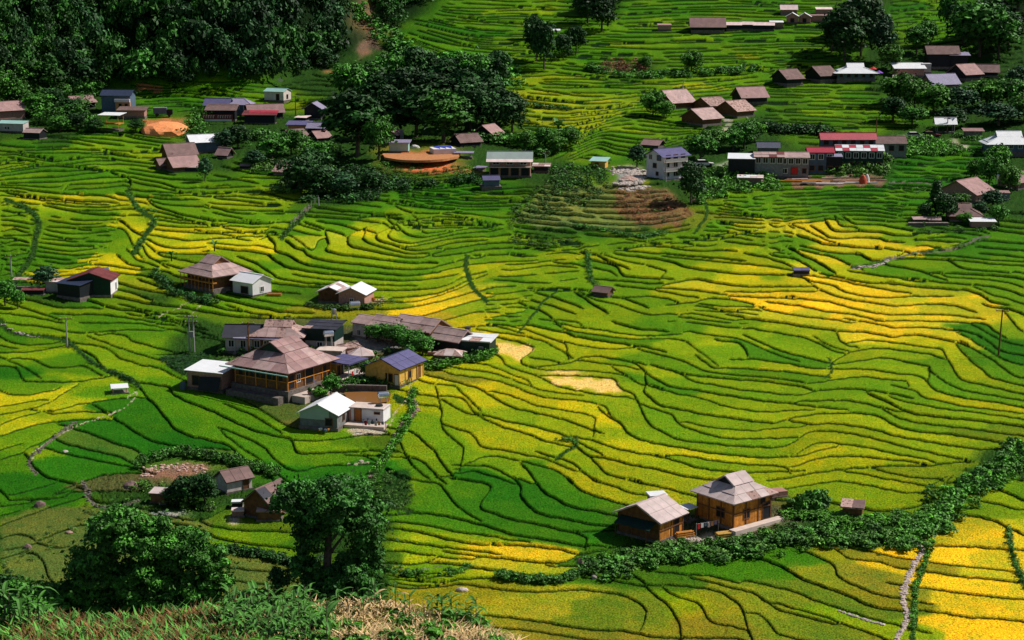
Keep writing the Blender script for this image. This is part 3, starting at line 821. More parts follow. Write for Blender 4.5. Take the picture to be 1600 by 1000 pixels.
MDEF = dict(
 fibre=surf('fibre_cement_weathered', (.44,.30,.28), .85, .22, .8, rust=((.20,.13,.11), .62), wave=4),
 fibrepale=surf('fibre_cement_pale', (.58,.46,.44), .85, .15, .8, rust=((.30,.21,.18), .66), wave=4),
 mottle=surf('fibre_cement_mottled', (.48,.31,.27), .85, .3, 2.0, rust=((.14,.08,.07), .50), wave=4),
 brown=surf('fibre_cement_brown', (.20,.125,.115), .85, .25, .6, rust=((.09,.055,.05), .58), wave=3),
 mauve=surf('fibre_cement_mauve', (.34,.205,.195), .85, .2, .6, rust=((.15,.09,.08), .6), wave=3),
 dark=surf('dark_slate_sheet', (.035,.035,.05), .6, .2, .6, wave=3),
 navy=surf('navy_roof_sheet', (.030,.042,.085), .45, .12, .6, wave=3),
 violet=surf('violet_roof_sheet', (.115,.105,.22), .5, .12, .6, wave=3),
 lav=surf('lavender_roof_sheet', (.28,.25,.36), .5, .1, .6, wave=3),
 white=surf('white_roof_sheet', (.80,.80,.82), .5, .06, .6, wave=3),
 pinkw=surf('pale_pink_sheet', (.72,.55,.52), .7, .15, .8),
 red=surf('red_roof_sheet', (.42,.030,.060), .5, .12, .6, wave=3),
 oldred=surf('old_red_roof_sheet', (.17,.040,.040), .6, .25, 1.5, rust=((.12,.03,.03), .55), wave=3),
 greygreen=surf('grey_green_roof_sheet', (.28,.34,.32), .6, .1, .6, wave=3),
 teal=surf('teal_sheet', (.30,.50,.46), .6, .1, .6),
 wood=surf('orange_timber', (.52,.20,.028), .75, .35, 2.2, bump=.4),
 wooddk=surf('dark_timber', (.15,.065,.026), .8, .35, 2, bump=.4),
 bamboo=surf('yellow_bamboo_cladding', (.58,.34,.07), .75, .2, 2, wave=2.2),
 wallgrey=surf('bare_block_wall', (.20,.20,.20), .9, .25, 2, bump=.3),
 wallwhite=surf('white_painted_wall', (.72,.68,.70), .8, .10, .8, rust=((.45,.40,.36), .70)),
 sheetgrey=surf('pale_grey_green_sheet', (.38,.44,.42), .6, .06, 1),
 wallpale=surf('pale_lime_wall', (.52,.45,.42), .85, .2, 1.2, rust=((.28,.22,.19), .6)),
 brick=surf('pink_brick_wall', (.38,.20,.16), .9, .25, 4, bump=.3),
 stone=surf('stone_plinth', (.15,.125,.11), .9, .4, 2.5, bump=.6),
 green=surf('dark_green_sheet_wall', (.006,.030,.022), .6, .2, 1, wave=2),
 black=surf('black_sheet_wall', (.010,.012,.016), .6, .2, 1),
 blueg=surf('blue_grey_wall', (.08,.12,.17), .7, .15, 1),
 orange=surf('orange_painted_wall', (.62,.27,.12), .8, .1, 1),
 glass=surf('dark_window_glass', (.012,.015,.02), .15, .2, 1),
 frame=surf('white_frame', (.62,.60,.58), .6, .05, 1),
 door=surf('orange_door', (.46,.14,.03), .6, .15, 2),
 steel=surf('stainless_steel', (.62,.64,.68), .25, .05, 1, metal=.9),
 post=surf('grey_post', (.32,.31,.30), .7, .15, 1),
 conc=surf('pale_concrete', (.55,.44,.38), .9, .15, 1.2),
 tarp=surf('blue_tarpaulin', (.07,.10,.55), .4, .3, 1.5, bump=.6),
 redcloth=surf('red_cloth', (.50,.02,.02), .6, .2, 2),
 rubber=surf('black_rubber', (.02,.02,.02), .8, .1, 1),
 rock=surf('pale_rock', (.40,.34,.30), .9, .35, 2, bump=.6),
 rock2=surf('pinkish_rock', (.42,.27,.22), .9, .35, 2, bump=.6),
 earth=surf('orange_earth', (.75,.27,.10), .95, .25, 2.5, bump=.8),
 earthtan=surf('ochre_grain_floor', (.52,.22,.085), .95, .25, 2.5, bump=.5),
)
# ---------------------------------------------------------------- mesh helpers
def mesh_from(name, verts, faces, m, smooth_=False):
    me = bpy.data.meshes.new(name); me.from_pydata([tuple(v) for v in verts], [], faces); me.update()
    for q in (m if isinstance(m, (list, tuple)) else [m]): me.materials.append(q)
    if smooth_: me.polygons.foreach_set('use_smooth', [True]*len(me.polygons))
    return me
def ob(name, me, parent=None, loc=(0, 0, 0), rz=0):
    o = bpy.data.objects.new(name, me); COL.objects.link(o); o.location = loc; o.rotation_euler = (0, 0, rz)
    if parent: o.parent = parent
    return o
def tag(o, label, cat, group=None):
    o['label'] = label; o['category'] = cat
    if group: o['group'] = group
    return o
def empty(name, loc, rz=0):
    o = bpy.data.objects.new(name, None); COL.objects.link(o); o.location = loc; o.rotation_euler = (0, 0, rz); o.empty_display_size = .5; return o
BOXF = [(0, 3, 2, 1), (4, 5, 6, 7), (0, 1, 5, 4), (1, 2, 6, 5), (2, 3, 7, 6), (3, 0, 4, 7)]
class MB:
    def __init__(s): s.v = []; s.f = []
    def box(s, x0, x1, y0, y1, z0, z1):
        n = len(s.v); s.v += [(x0, y0, z0), (x1, y0, z0), (x1, y1, z0), (x0, y1, z0), (x0, y0, z1), (x1, y0, z1), (x1, y1, z1), (x0, y1, z1)]
        s.f += [tuple(n+i for i in f) for f in BOXF]; return s
    def prism(s, poly, off):        # convex or simple polygon extruded by vector
        n = len(s.v); k = len(poly); o = Vector(off); s.v += [tuple(p) for p in poly]+[tuple(Vector(p)+o) for p in poly]
        s.f += [tuple(range(n+k-1, n-1, -1)), tuple(range(n+k, n+2*k))]+[(n+i, n+(i+1) % k, n+k+(i+1) % k, n+k+i) for i in range(k)]; return s
    def cyl(s, a, b, r0, r1=None, k=8):
        a, b = Vector(a), Vector(b); d = (b-a).normalized(); u = d.orthogonal().normalized(); w = d.cross(u); r1 = r0 if r1 is None else r1; n = len(s.v)
        for c, r in ((a, r0), (b, r1)):
            for i in range(k):
                t = 2*math.pi*i/k; s.v.append(tuple(c+u*(r*math.cos(t))+w*(r*math.sin(t))))
        s.f += [tuple(range(n+k-1, n-1, -1)), tuple(range(n+k, n+2*k))]+[(n+i, n+(i+1) % k, n+k+(i+1) % k, n+k+i) for i in range(k)]; return s
    def ball(s, c, r, seed=0, sub=1, sq=(1, 1, 1), jit=.15):
        bm = bmesh.new(); bmesh.ops.create_icosphere(bm, subdivisions=sub, radius=1); q = random.Random(seed); n = len(s.v)
        for v in bm.verts:
            k = r*(1+q.uniform(-jit, jit)); s.v.append((c[0]+v.co.x*k*sq[0], c[1]+v.co.y*k*sq[1], c[2]+v.co.z*k*sq[2]))
        s.f += [tuple(n+v.index for v in f.verts) for f in bm.faces]; bm.free(); return s
    def obj(s, name, m, parent=None, **k): return ob(name, mesh_from(name, s.v, s.f, m), parent, **k)
def clip(poly, a, b, c, keep):      # keep side: a*x+b*y<=c
    out = []
    for i in range(len(poly)):
        p, q = poly[i], poly[(i+1) % len(poly)]; dp = a*p[0]+b*p[1]-c; dq = a*q[0]+b*q[1]-c
        if dp <= 1e-7: out.append(p)
        if (dp < -1e-7 and dq > 1e-7) or (dp > 1e-7 and dq < -1e-7):
            t = dp/(dp-dq); out.append((p[0]+(q[0]-p[0])*t, p[1]+(q[1]-p[1])*t))
    return out
def clip_convex(sub, poly):
    for i in range(len(poly)):
        p, q = poly[i], poly[(i+1) % len(poly)]; a, b = q[1]-p[1], -(q[0]-p[0]); sub = clip(sub, a, b, a*p[0]+b*p[1], 1)
        if len(sub) < 3: return []
    return sub
def slope(roof, poly3, m, panels, first, thick=.07, pw=1.6, ph=1.7, mb=None):
    """poly3: convex planar polygon, first edge = eave. Thick sheet, and separate lapped sheets on top when 'panels'."""
    p = [Vector(q) for q in poly3]; e = (p[1]-p[0]).normalized(); nrm = e.cross(p[2]-p[1]).normalized()
    if nrm.z < 0: nrm = -nrm
    up = nrm.cross(e).normalized()
    if up.z < 0: up = -up
    mb.prism([q for q in p], nrm*thick)
    if not panels: return
    o = p[0]; P2 = [((q-o).dot(e), (q-o).dot(up)) for q in p]
    ar_ = sum(P2[i][0]*P2[(i+1) % len(P2)][1]-P2[(i+1) % len(P2)][0]*P2[i][1] for i in range(len(P2)))
    if ar_ < 0: P2 = P2[::-1]
    x0, x1 = min(q[0] for q in P2), max(q[0] for q in P2); y0, y1 = min(q[1] for q in P2), max(q[1] for q in P2)
    nx = max(1, round((x1-x0)/pw)); ny = max(1, round((y1-y0)/ph)); sx = (x1-x0)/nx; sy = (y1-y0)/ny
    for j in range(ny):
        for i in range(nx):
            gx0 = x0+i*sx+.02; gy0 = y0+j*sy-(.05 if j else 0)
            c = clip_convex([(gx0, gy0), (gx0+sx-.04, gy0), (gx0+sx-.04, gy0+sy), (gx0, gy0+sy)], P2)
            if len(c) < 3: continue
            area = abs(sum(c[k][0]*c[(k+1) % len(c)][1]-c[(k+1) % len(c)][0]*c[k][1] for k in range(len(c))))/2
            if area < .04: continue
            l = .012+rnd.uniform(0, .03)
            V = []
            for (a, b) in c:
                f = (b-y0-j*sy)/sy; V.append(o+e*a+up*b+nrm*(thick+l+.055*(1-f)))
            k = len(V); cen = sum(V, Vector())/k
            pm = rnd.choice(panels) if isinstance(panels, list) else m
            if m in (MDEF['fibre'], MDEF['fibrepale'], MDEF['mauve'], MDEF['brown']) and rnd.random() < .07: pm = MDEF['mottle']
            vs = [v-cen for v in V]+[v-cen-nrm*(-.035) for v in V]
            fs = [tuple(range(k-1, -1, -1)), tuple(range(k, 2*k))]+[(a, (a+1) % k, k+(a+1) % k, k+a) for a in range(k)]
            ob('roof_panel', mesh_from('roof_panel', vs, fs, pm), roof, loc=cen)
def openings(root, W, D, H, z0, lst, s):
    for (side, u, v, w, h, kind) in lst:
        m = {'win': 'glass', 'door': 'door', 'dark': 'black', 'wdoor': 'wooddk', 'panel': 'frame'}.get(kind, kind)
        L = W if side in 'fb' else D
        mb = MB().box(-w/2, w/2, -.05, .03, 0, h); fr = MB()
        t = min(.12, w*.14); d = -.09
        fr.box(-w/2-t, w/2+t, d, .02, -t, -.002).box(-w/2-t, w/2+t, d, .02, h+.002, h+t).box(-w/2-t, -w/2-.002, d, .02, -.002, h+.002).box(w/2+.002, w/2+t, d, .02, -.002, h+.002)
        if kind == 'win': fr.box(-.03, .03, d, .0, 0, h)
        a = (u-.5)*L
        loc, rz = {'f': ((a, -D/2, z0+v), 0), 'b': ((a, D/2, z0+v), math.pi), 'r': ((W/2, a, z0+v), math.pi/2), 'l': ((-W/2, a, z0+v), -math.pi/2)}[side]
        nm = 'door' if 'door' in kind else 'window' if kind in ('win', 'dark') else 'wall_panel'
        o = mb.obj(nm, M(m), root, loc=loc, rz=rz)
        if kind != 'wpanel' and w > .5: fr.obj('frame', M('frame' if kind in ('win',) else 'wooddk'), o)
def building(name, label, cat, px, py, W, D, H, yaw, roof, rise, rm, wm, o=12, ridge=.5, panels=False, plinth=0, posts=False, wins=(), gable=None, group=None, extra=None, lift=0, pm=None):
    s = scale_at(px, py); W, D, H, rise, ov, plinth = W/s, D/s, H/s, rise/s, (o*.5)/s, plinth/s
    p = gpt(px, py); hw = .5*max(W, D)
    z = max(gz(px, py), p.z)+lift
    root = empty(name, (p.x, p.y, z), R(yaw)); tag(root, label, cat, group)
    zb = plinth
    if plinth: MB().box(-W/2-.5, W/2+.5, -D/2-.5, D/2+.5, -2.5, zb).obj('stone_base', M('stone'), root)
    else: MB().box(-W/2-.15, W/2+.15, -D/2-.15, D/2+.15, -1.2, .12).obj('foundation', M('stone'), root)
    if posts:
        for a in (-1, 1):
            for b in (-1, 1): MB().cyl((a*(W/2-.15), b*(D/2-.15), zb), (a*(W/2-.15), b*(D/2-.15), H+.05), .07).obj('post', M('post' if posts is True else posts), root)
    else:
        wall = MB().box(-W/2, W/2, -D/2, D/2, zb, H)
        if roof == 'gable' and rise > 0:
            rr = rise
            for sx in (-1, 1): wall.prism([(sx*W/2-(.1 if sx > 0 else 0), -D/2, H), (sx*W/2-(.1 if sx > 0 else 0), D/2, H), (sx*W/2-(.1 if sx > 0 else 0), 0, H+rr)], (.1, 0, 0))
        wall.obj('wall', M(wm), root)
    # roof
    k = rise/(D/2) if D else 0
    LW, LD = W/2+ov, D/2+ov; ze = H-(ov*k if roof != 'shed' and roof != 'flat' else 0)+.02; zt = H+rise+.02
    mb = MB(); ro = empty('roof', (0, 0, 0)); ro.parent = root
    pan = pm if pm else (M(rm) if panels else False)
    pans = ([M(q) for q in pan] if isinstance(pan, list) else bool(pan))
    def sl_(poly): slope(ro, poly, M(rm), pans, True, mb=mb)
    if roof == 'gable':
        sl_([(-LW, -LD, ze), (LW, -LD, ze), (LW, 0, zt), (-LW, 0, zt)]); sl_([(LW, LD, ze), (-LW, LD, ze), (-LW, 0, zt), (LW, 0, zt)])
        mb.box(-LW, LW, -.14, .14, zt+.03, zt+.13)
    elif roof in ('hip', 'dutch'):
        r = (W*ridge)/2; f = .0 if roof == 'hip' else .42
        ym = LD*f if f else 0; zm = zt-(zt-ze)*f
        for sg in (-1, 1):
            if f:
                sl_([(-sg*-LW*-1, sg*-LD*1, ze), (sg*-LW*-1, sg*-LD*1, ze), (sg*r, sg*-ym, zm), (-sg*r, sg*-ym, zm)] if False else [(-LW*sg, -LD*sg, ze), (LW*sg, -LD*sg, ze), (r*sg, -ym*sg, zm), (-r*sg, -ym*sg, zm)])
                e2 = r+.35
                sl_([(-e2*sg, -(ym)*sg, zm+.01), (e2*sg, -(ym)*sg, zm+.01), (e2*sg, 0, zt+.01), (-e2*sg, 0, zt+.01)])
                sl_([(LW*sg, -LD*sg, ze), (LW*sg, LD*sg, ze), (r*sg, ym*sg, zm), (r*sg, -ym*sg, zm)])
                MB().prism([(r*sg-.05, -ym, zm-.1), (r*sg-.05, ym, zm-.1), (r*sg-.05, 0, zt-.05)], (.1, 0, 0)).obj('gable_board', M(gable or 'wooddk'), root)
            else:
                sl_([(-LW*sg, -LD*sg, ze), (LW*sg, -LD*sg, ze), (r*sg, 0, zt), (-r*sg, 0, zt)])
                sl_([(LW*sg, -LD*sg, ze), (LW*sg, LD*sg, ze), (r*sg, 0, zt)])
        mb.box(-r, r, -.13, .13, zt+.03, zt+.13)
        for sx in (-1, 1):
            for sy in (-1, 1): mb.cyl((sx*LW, sy*LD, ze+.10), (sx*r, sy*ym, zm+.12 if f else zt+.1), .07, .07, 5)
    elif roof == 'shed':
        sl_([(-LW, -LD, H+.02), (LW, -LD, H+.02), (LW, LD, H+.02+rise), (-LW, LD, H+.02+rise)])
        if rise > .2 and not posts:
            for sx in (-1, 1): mb2 = MB().prism([(sx*(W/2-.05)-.05, -D/2, H), (sx*(W/2-.05)-.05, D/2, H), (sx*(W/2-.05)-.05, D/2, H+rise*.97)], (.1, 0, 0)).obj('wall_top', M(wm), root)
            MB().box(-W/2, W/2, D/2-.1, D/2-.004, H-.01, H+rise*.95).obj('wall_top', M(wm), root)
    elif roof == 'flat':
        mb.box(-LW, LW, -LD, LD, H+.01, H+.2)
    elif roof == 'parapet':
        t = .18; mb.box(-W/2+t, W/2-t, -D/2+t, D/2-t, H-.4, H-.3)
    me = mesh_from('roof', mb.v, mb.f, M(rm)); nm = ro.name; 
    rm_o = bpy.data.objects.new('roof', me); COL.objects.link(rm_o); rm_o.parent = root
    for c in list(ro.children): c.parent = rm_o
    bpy.data.objects.remove(ro); rm_o.name = 'roof'
    openings(root, W, D, H, zb, wins, s)
    if extra: extra(root, W, D, H, s)
    return root
def auto_wins(n, H=2.6, side='f', v=1.0, w=.8, h=1.0, kind='win', rows=1, step=2.8):
    return [(side, (i+.5)/n, v+r*step, w, h, kind) for r in range(rows) for i in range(n)]
B = building
def timber(root, W, D, H, s, n=5, m='wooddk', sides='flr', rail=True):
    """posts and rails standing proud of the wall"""
    for sd in sides:
        L = W if sd in 'fb' else D; k = max(2, int(L/1.7))
        for i in range(k+1):
            a = -L/2+L*i/k
            mb = MB().box(-.07, .07, -.10, -.012, .15, H-.02); loc, rz = {'f': ((a, -D/2, 0), 0), 'r': ((W/2, a, 0), math.pi/2), 'l': ((-W/2, a, 0), -math.pi/2)}[sd]
            mb.obj('post', M(m), root, loc=loc, rz=rz)
        if rail:
            for z in (H*.48,): 
                loc, rz = {'f': ((0, -D/2, 0), 0), 'r': ((W/2, 0, 0), math.pi/2), 'l': ((-W/2, 0, 0), -math.pi/2)}[sd]
                MB().box(-L/2, L/2, -.13, -.102, z, z+.14).obj('rail', M(m), root, loc=loc, rz=rz)
def planks(root, W, D, H, s, m='wood', sides='fl', z0=.1):
    for sd in sides:
        L = W if sd in 'fb' else D; k = max(3, int(L/.85)); loc, rz = {'f': ((0, -D/2, 0), 0), 'r': ((W/2, 0, 0), math.pi/2), 'l': ((-W/2, 0, 0), -math.pi/2)}[sd]
        for i in range(k):
            a0 = -L/2+L*i/k+.015; a1 = -L/2+L*(i+1)/k-.015; d = .02+rnd.uniform(0, .025)
            for (za, zb_) in ((z0, H*.47), (H*.49, H-.05)):
                MB().box(a0, a1, -d, .005, za, zb_).obj('plank', M(m), root, loc=loc, rz=rz)
def water_tank(px, py, z, label, r=.55, lay=True, stand=1.0, dx=0):
    p = gpt(px, py); t = empty('water_tank', (p.x+dx, p.y, z), R(20)); tag(t, label, 'water tank')
    mb = MB()
    if lay: mb.cyl((-r*1.4, 0, stand+r), (r*1.4, 0, stand+r), r, r, 14).ball((r*1.4, 0, stand+r), r*.97, sub=2, sq=(.3, 1, 1), jit=0).ball((-r*1.4, 0, stand+r), r*.97, sub=2, sq=(.3, 1, 1), jit=0)
    else: mb.cyl((0, 0, stand), (0, 0, stand+2*r), r, r, 14).cyl((0, 0, stand+2*r), (0, 0, stand+2.4*r), r, r*.3, 14)
    mb.obj('tank', M('steel'), t)
    for a in (-1, 1):
        for b in (-1, 1): MB().cyl((a*r, b*r*.7, 0), (a*r*.9, b*r*.6, stand+r*.4), .05).obj('leg', M('post'), t)
    return t
# ================================================================ houses near the camera, sheets built one by one
def x1(root, W, D, H, s):
    planks(root, W, D, H, s, 'wood', 'fl'); timber(root, W, D, H, s, m='wooddk', sides='fl')
    MB().box(-W/2-.9, W/2+1.2, -D/2-1.3, -D/2-.2, -.6, .14).obj('terrace_slab', M('conc'), root)
B('timber_house', 'largest orange timber house by the hedge, pale panelled hip roof with a dark gable notch', 'house', 1146, 809, 81, 78, 46, 39, 'dutch', 25, 'fibrepale', 'wood', o=17, ridge=.44, panels=True, pm=['fibrepale'], gable='black',
  wins=[('f', .35, .9, .9, 1.1, 'dark'), ('f', .78, 2.2, .8, .9, 'dark'), ('f', .9, .2, 1.3, 2.0, 'dark'), ('l', .35, 1.0, 1.2, 1.1, 'dark')], extra=x1)
def x2(root, W, D, H, s):
    planks(root, W, D, H, s, 'wood', 'f'); timber(root, W, D, H, s, m='wooddk', sides='fl')
    sh = MB(); sh.prism([(-W/2-1.5, -D/2+.4, H*.62), (-W/2-1.5, D/2-.4, H*.62), (-W/2+.1, D/2-.4, H*.9), (-W/2+.1, -D/2+.4, H*.9)], (0, 0, .06)).obj('green_awning', M('green'), root)
    for a in (-.35, 0, .4): MB().cyl((-W/2-1.4, a*D, 0), (-W/2-1.4, a*D, H*.62), .06).obj('post', M('wooddk'), root)
B('timber_house', 'smaller orange timber house left of the big one, pale gable roof, green awning', 'house', 1016, 832, 62, 78, 33, 50, 'gable', 19, 'fibrepale', 'wooddk', o=14, panels=True, pm=['fibrepale'],
  wins=[('f', .72, .2, 1.0, 1.9, 'dark')], extra=x2)
B('brick_tank_house', 'small brick block with flat pale lid behind the smaller timber house', 'outbuilding', 1026, 800, 25, 22, 28, 12, 'flat', 0, 'white', 'brick', o=4)
B('grey_awning', 'thin pale sheet awning on posts between the two timber houses', 'awning', 1075, 812, 22, 18, 20, 40, 'shed', 2, 'white', 'wood', o=2, posts='wooddk')
B('brick_pen', 'roofless low brick pen at the back corner of the large timber house', 'animal pen', 1214, 774, 26, 22, 9, 20, 'parapet', 0, 'black', 'brick', o=0)
B('field_shed', 'brown mottled shed standing alone in the hedge right of the timber houses', 'shed', 1332, 808, 30, 24, 18, -15, 'shed', 5, 'mottle', 'wooddk', o=7, panels=True, pm=['mottle', 'brown'])
def c1(root, W, D, H, s):
    timber(root, W, D, H, s, m='wood', sides='flr')
    MB().box(-W/2-2.2, -W/2-.6, -D/2, D/2, -1.4, .18).obj('stone_wall', M('stone'), root)
    MB().box(-W/2+.2, W/2, -D/2-3.0, -D/2-.6, -1.2, .25).obj('terrace_slab', M('conc'), root)
    MB().box(-W/2-1.9, -W/2-1.75, -D/2-1.5, D/2+1.5, H-.75, H-.60).obj('gutter', M('teal'), root)
    for i in range(6):
        t = MB().cyl((0, 0, 0), (0, 0, .45), .22, .32, 8).obj('plant_pot', M('brick')); t.location = root.matrix_world @ Vector((0, 0, 0)); 
        a = R(57); lx, ly = -W/2+2+i*1.1, -D/2-2.4-.4*(i % 2)
        t.location = (root.location.x+math.cos(a)*lx-math.sin(a)*ly, root.location.y+math.sin(a)*lx+math.cos(a)*ly, root.location.z+.25)
        MB().ball((0, 0, .75), .38, i, 1, jit=.35).obj('plant', M('leafball'), t)
        tag(t, 'clay pot with a shrub on the terrace of the large brown hip-roofed house', 'plant pot', 'pots on the terrace of the brown house')
MDEF['leafball'] = surf('pot_plant_leaf', (.02, .06, .01), .8, .4, 6)
big = B('stilt_house', 'huge brown hip-roofed timber house with dark green gable notch in the village centre', 'house', 443, 604, 104, 104, 44, 57, 'dutch', 30, 'mauve', 'wooddk', o=22, ridge=.52, panels=True, pm=['mauve', 'mauve', 'fibre'], gable='green', plinth=9,
  wins=[('l', .12+.11*i, 1.25, .75, 1.2, 'dark') for i in range(8)]+[('f', .08, .2, 1.1, 1.9, 'dark'), ('f', .24, .9, .8, 1.1, 'win'), ('f', .5, .2, 2.2, 2.2, 'dark'), ('f', .86, .2, .7, 1.9, 'dark')], extra=c1)
def c2(root, W, D, H, s):
    MB().prism([(-W*.1, -D/2-.9, 0), (W/2, -D/2-1.2, 0), (W/2, -D/2-.3, H*.8), (-W*.12, -D/2-.3, H*.72)], (0, .08, 0)).obj('dark_tarpaulin', M('black'), root)
    MB().cyl((-W/2-.4, -D/2-.6, -.3), (-W/2-.4, -D/2-.6, .9), .4, .4, 10).obj('barrel', M('blueg'), root)
B('white_roof_shed', 'shed with bright white single-slope roof and dark tarpaulin left of the huge brown house', 'shed', 333, 603, 62, 50, 27, -22, 'shed', 5, 'white', 'brick', o=7, wins=[('f', .25, .5, 1.0, 1.3, 'dark')], extra=c2)
def c3(root, W, D, H, s):
    MB().prism([(-W/2-.045, -D/2+1.2, H-.9), (-W/2-.045, D/2-.02, H-.9), (-W/2-.045, D/2-.02, H), (-W/2-.045, 0, H+13/s), (-W/2-.045, -D/2+1.2, H+1.0/s*5)], (.03, 0, 0)).obj('gable_sheet', M('sheetgrey'), root)
    for i in range(7):
        MB().ball((-W/2-.9-rnd.random()*.5, -D/2+rnd.random()*2.2, .1), .16+.12*rnd.random(), i, 1, jit=.4).obj('bundle', M(rnd.choice(['redcloth', 'frame', 'blueg', 'wood'])), root)
B('white_house', 'bright white gabled house at the village edge, grey block gable facing the paddy', 'house', 512, 660, 72, 62, 23, 73, 'gable', 14, 'white', 'wallgrey', o=8, gable='sheetgrey',
  wins=[('l', .22, .45, .9, .9, 'dark'), ('f', .35, .7, .6, 1.1, 'dark')], extra=c3)
def c4(root, W, D, H, s):
    t = .14
    MB().box(-W/2, W/2, -D/2, -D/2+t, H-.1, H+.22).box(W/2-t, W/2, -D/2+t+.002, D/2, H-.1, H+.22).obj('parapet', M('wallwhite'), root)
    MB().cyl((W*.28, 0, H+.21), (W*.28, 0, H+.42), .55, .5, 14).obj('basket', M('rubber'), root)
    MB().box(-W/2, W/2+.8, -D/2-2.2, -D/2-.16, -.8, .10).obj('yard_slab', M('conc'), root)
    for i in range(4): MB().cyl((W*(-.05+.13*i), -D/2-.5, .1), (W*(-.05+.13*i), -D/2-.5, .6+.2*(i % 2)), .13, .1, 8).obj('bucket', M(rnd.choice(['black', 'blueg', 'steel'])), root)
B('flat_roof_annex', 'long low white flat-roofed annex with orange door beside the white house', 'annex', 578, 656, 56, 34, 21, -15, 'flat', 0, 'conc', 'wallwhite', o=1,
  wins=[('f', .26, .12, .85, 1.75, 'door'), ('f', .82, 1.35, .7, .18, 'dark'), ('f', .02, .12, .35, 1.9, 'brick')], extra=c4)
water_tank(599, 650, gpt(599, 650).z+21/11.2+.2, 'steel water tank on the roof of the white annex', .5, stand=.5)
B('pond_slab', 'low dark retaining wall along the brown pond above the white annex', 'retaining wall', 560, 612, 90, 5, 8, -6, 'flat', 0, 'stone', 'stone', o=0)
def c5(root, W, D, H, s):
    timber(root, W, D, H, s, m='bamboo', sides='fl', rail=False)
B('yellow_house', 'yellow bamboo-clad house with dark blue gable roof right of the carport', 'house', 617, 593, 72, 60, 27, 62, 'gable', 13, 'navy', 'bamboo', o=9,
  wins=[('l', .30, .6, 1.0, 1.1, 'dark'), ('l', .07, .1, .7, 1.6, 'frame'), ('f', .45, .8, .9, .9, 'dark'), ('f', .8, .1, .9, 1.8, 'wdoor')], pm=['violet'], panels=True, extra=c5)
B('carport', 'violet flat sheet canopy on thin posts between the huge brown house and yellow house', 'canopy', 541, 590, 52, 46, 27, 61, 'shed', 2, 'violet', 'wood', o=2, posts=True, pm=['violet'], panels=True)
B('courtyard_room', 'cream wing with two narrow dark doors under the violet canopy', 'outbuilding', 521, 588, 20, 26, 22, 61, 'flat', 0, 'conc', 'bamboo', o=1, wins=[('f', .3, .1, .6, 1.7, 'dark'), ('f', .8, .1, .5, 1.7, 'dark')])
B('courtyard_slab', 'pale concrete courtyard paving between canopy and yellow house', 'pavement', 560, 590, 72, 60, 1.5, 61, 'flat', 0, 'conc', 'conc', o=0)
B('long_house', 'house with pink mottled sheet roof above the huge brown house, lavender lean-to in front', 'house', 438, 545, 76, 52, 28, -6, 'dutch', 17, 'mottle', 'wooddk', o=12, ridge=.5, panels=True, pm=['mottle', 'mottle', 'fibre'], wins=auto_wins(5, v=.8))
B('dark_roof_wing', 'wing with plain charcoal sheet roof at left end of the mottled-roof house', 'house', 385, 545, 56, 44, 25, -4, 'gable', 13, 'dark', 'wallpale', o=10, wins=auto_wins(3, v=.8))
B('lean_to', 'long lavender single-slope canopy in front of the mottled-roof house', 'canopy', 416, 553, 100, 15, 23, -9, 'shed', 4, 'lav', 'wooddk', o=2, posts='post', pm=['lav'], panels=True)
B('green_sided_house', 'small dark green clad house with striped black and pink roof above the water tower', 'house', 507, 543, 48, 42, 33, -14, 'shed', 5, 'dark', 'wallpale', o=8, pm=['dark', 'dark', 'mottle'], panels=True,
  wins=[('f', .5, .5, .8, .8, 'win')], extra=lambda r, W, D, H, s: MB().box(-W/2-.05, W/2+.05, -D/2-.05, D/2+.05, H*.45, H-.02).obj('upper_cladding', M('green'), r))
B('concrete_block', 'pale concrete deck carrying the steel tank frame behind the huge brown house', 'outbuilding', 518, 562, 38, 26, 16, -10, 'flat', 0, 'conc', 'wallpale', o=5)
water_tank(514, 556, gpt(514, 560).z+17/10.3, 'steel tank on a tall steel frame behind the huge brown house', .5, stand=1.5)
water_tank(490, 512, gpt(527, 527).z+1.5, 'round steel tank by the striped black and pink roof', .4, lay=False, stand=1.2, dx=3.4)
B('pavilion', 'little pale pyramid-roofed pavilion among bushes in the village courtyard', 'pavilion', 564, 564, 30, 30, 12, 10, 'hip', 8, 'fibrepale', 'brick', o=8, ridge=.1, panels=True)
B('tarp_shed', 'low shed under a grey rumpled cover left of the little pavilion', 'shed', 547, 550, 30, 24, 9, 20, 'hip', 4, 'mottle', 'brick', o=5, ridge=.3)
B('barn', 'long barn with brown panelled roof, the widest of the row behind the village', 'barn', 658, 531, 74, 52, 21, -35, 'gable', 15, 'fibre', 'wooddk', o=6, panels=True, wins=auto_wins(4, v=.5, kind='dark'))
B('barn', 'middle barn of the brown-roofed row, behind the courtyard trees', 'barn', 608, 527, 46, 44, 21, -35, 'gable', 12, 'fibre', 'wallpale', o=5, panels=True, wins=auto_wins(2, v=.5))
B('barn', 'short pale-walled barn end at the left of the brown-roofed row, steel tank on its corner', 'barn', 574, 523, 26, 40, 21, -35, 'gable', 9, 'fibre', 'wallpale', o=4, panels=True, wins=[('f', .5, .3, .6, .8, 'win')])
water_tank(563, 500, gpt(574, 523).z+24/9.6, 'tilted steel tank on the roof corner of the pale-walled barn', .55, stand=.3, dx=-.9)
B('barn', 'brown-roofed barn at the right end of the row, gable ladder boards on its left', 'barn', 708, 546, 52, 42, 19, -35, 'gable', 14, 'fibre', 'black', o=6, panels=True)
B('green_walled_shed', 'dark green shed with patched white roof at the right end of the village', 'shed', 747, 551, 48, 32, 21, -18, 'shed', 5, 'white', 'green', o=7, pm=['white', 'white', 'mottle'], panels=True, wins=[('f', .72, .5, .55, .8, 'win')])
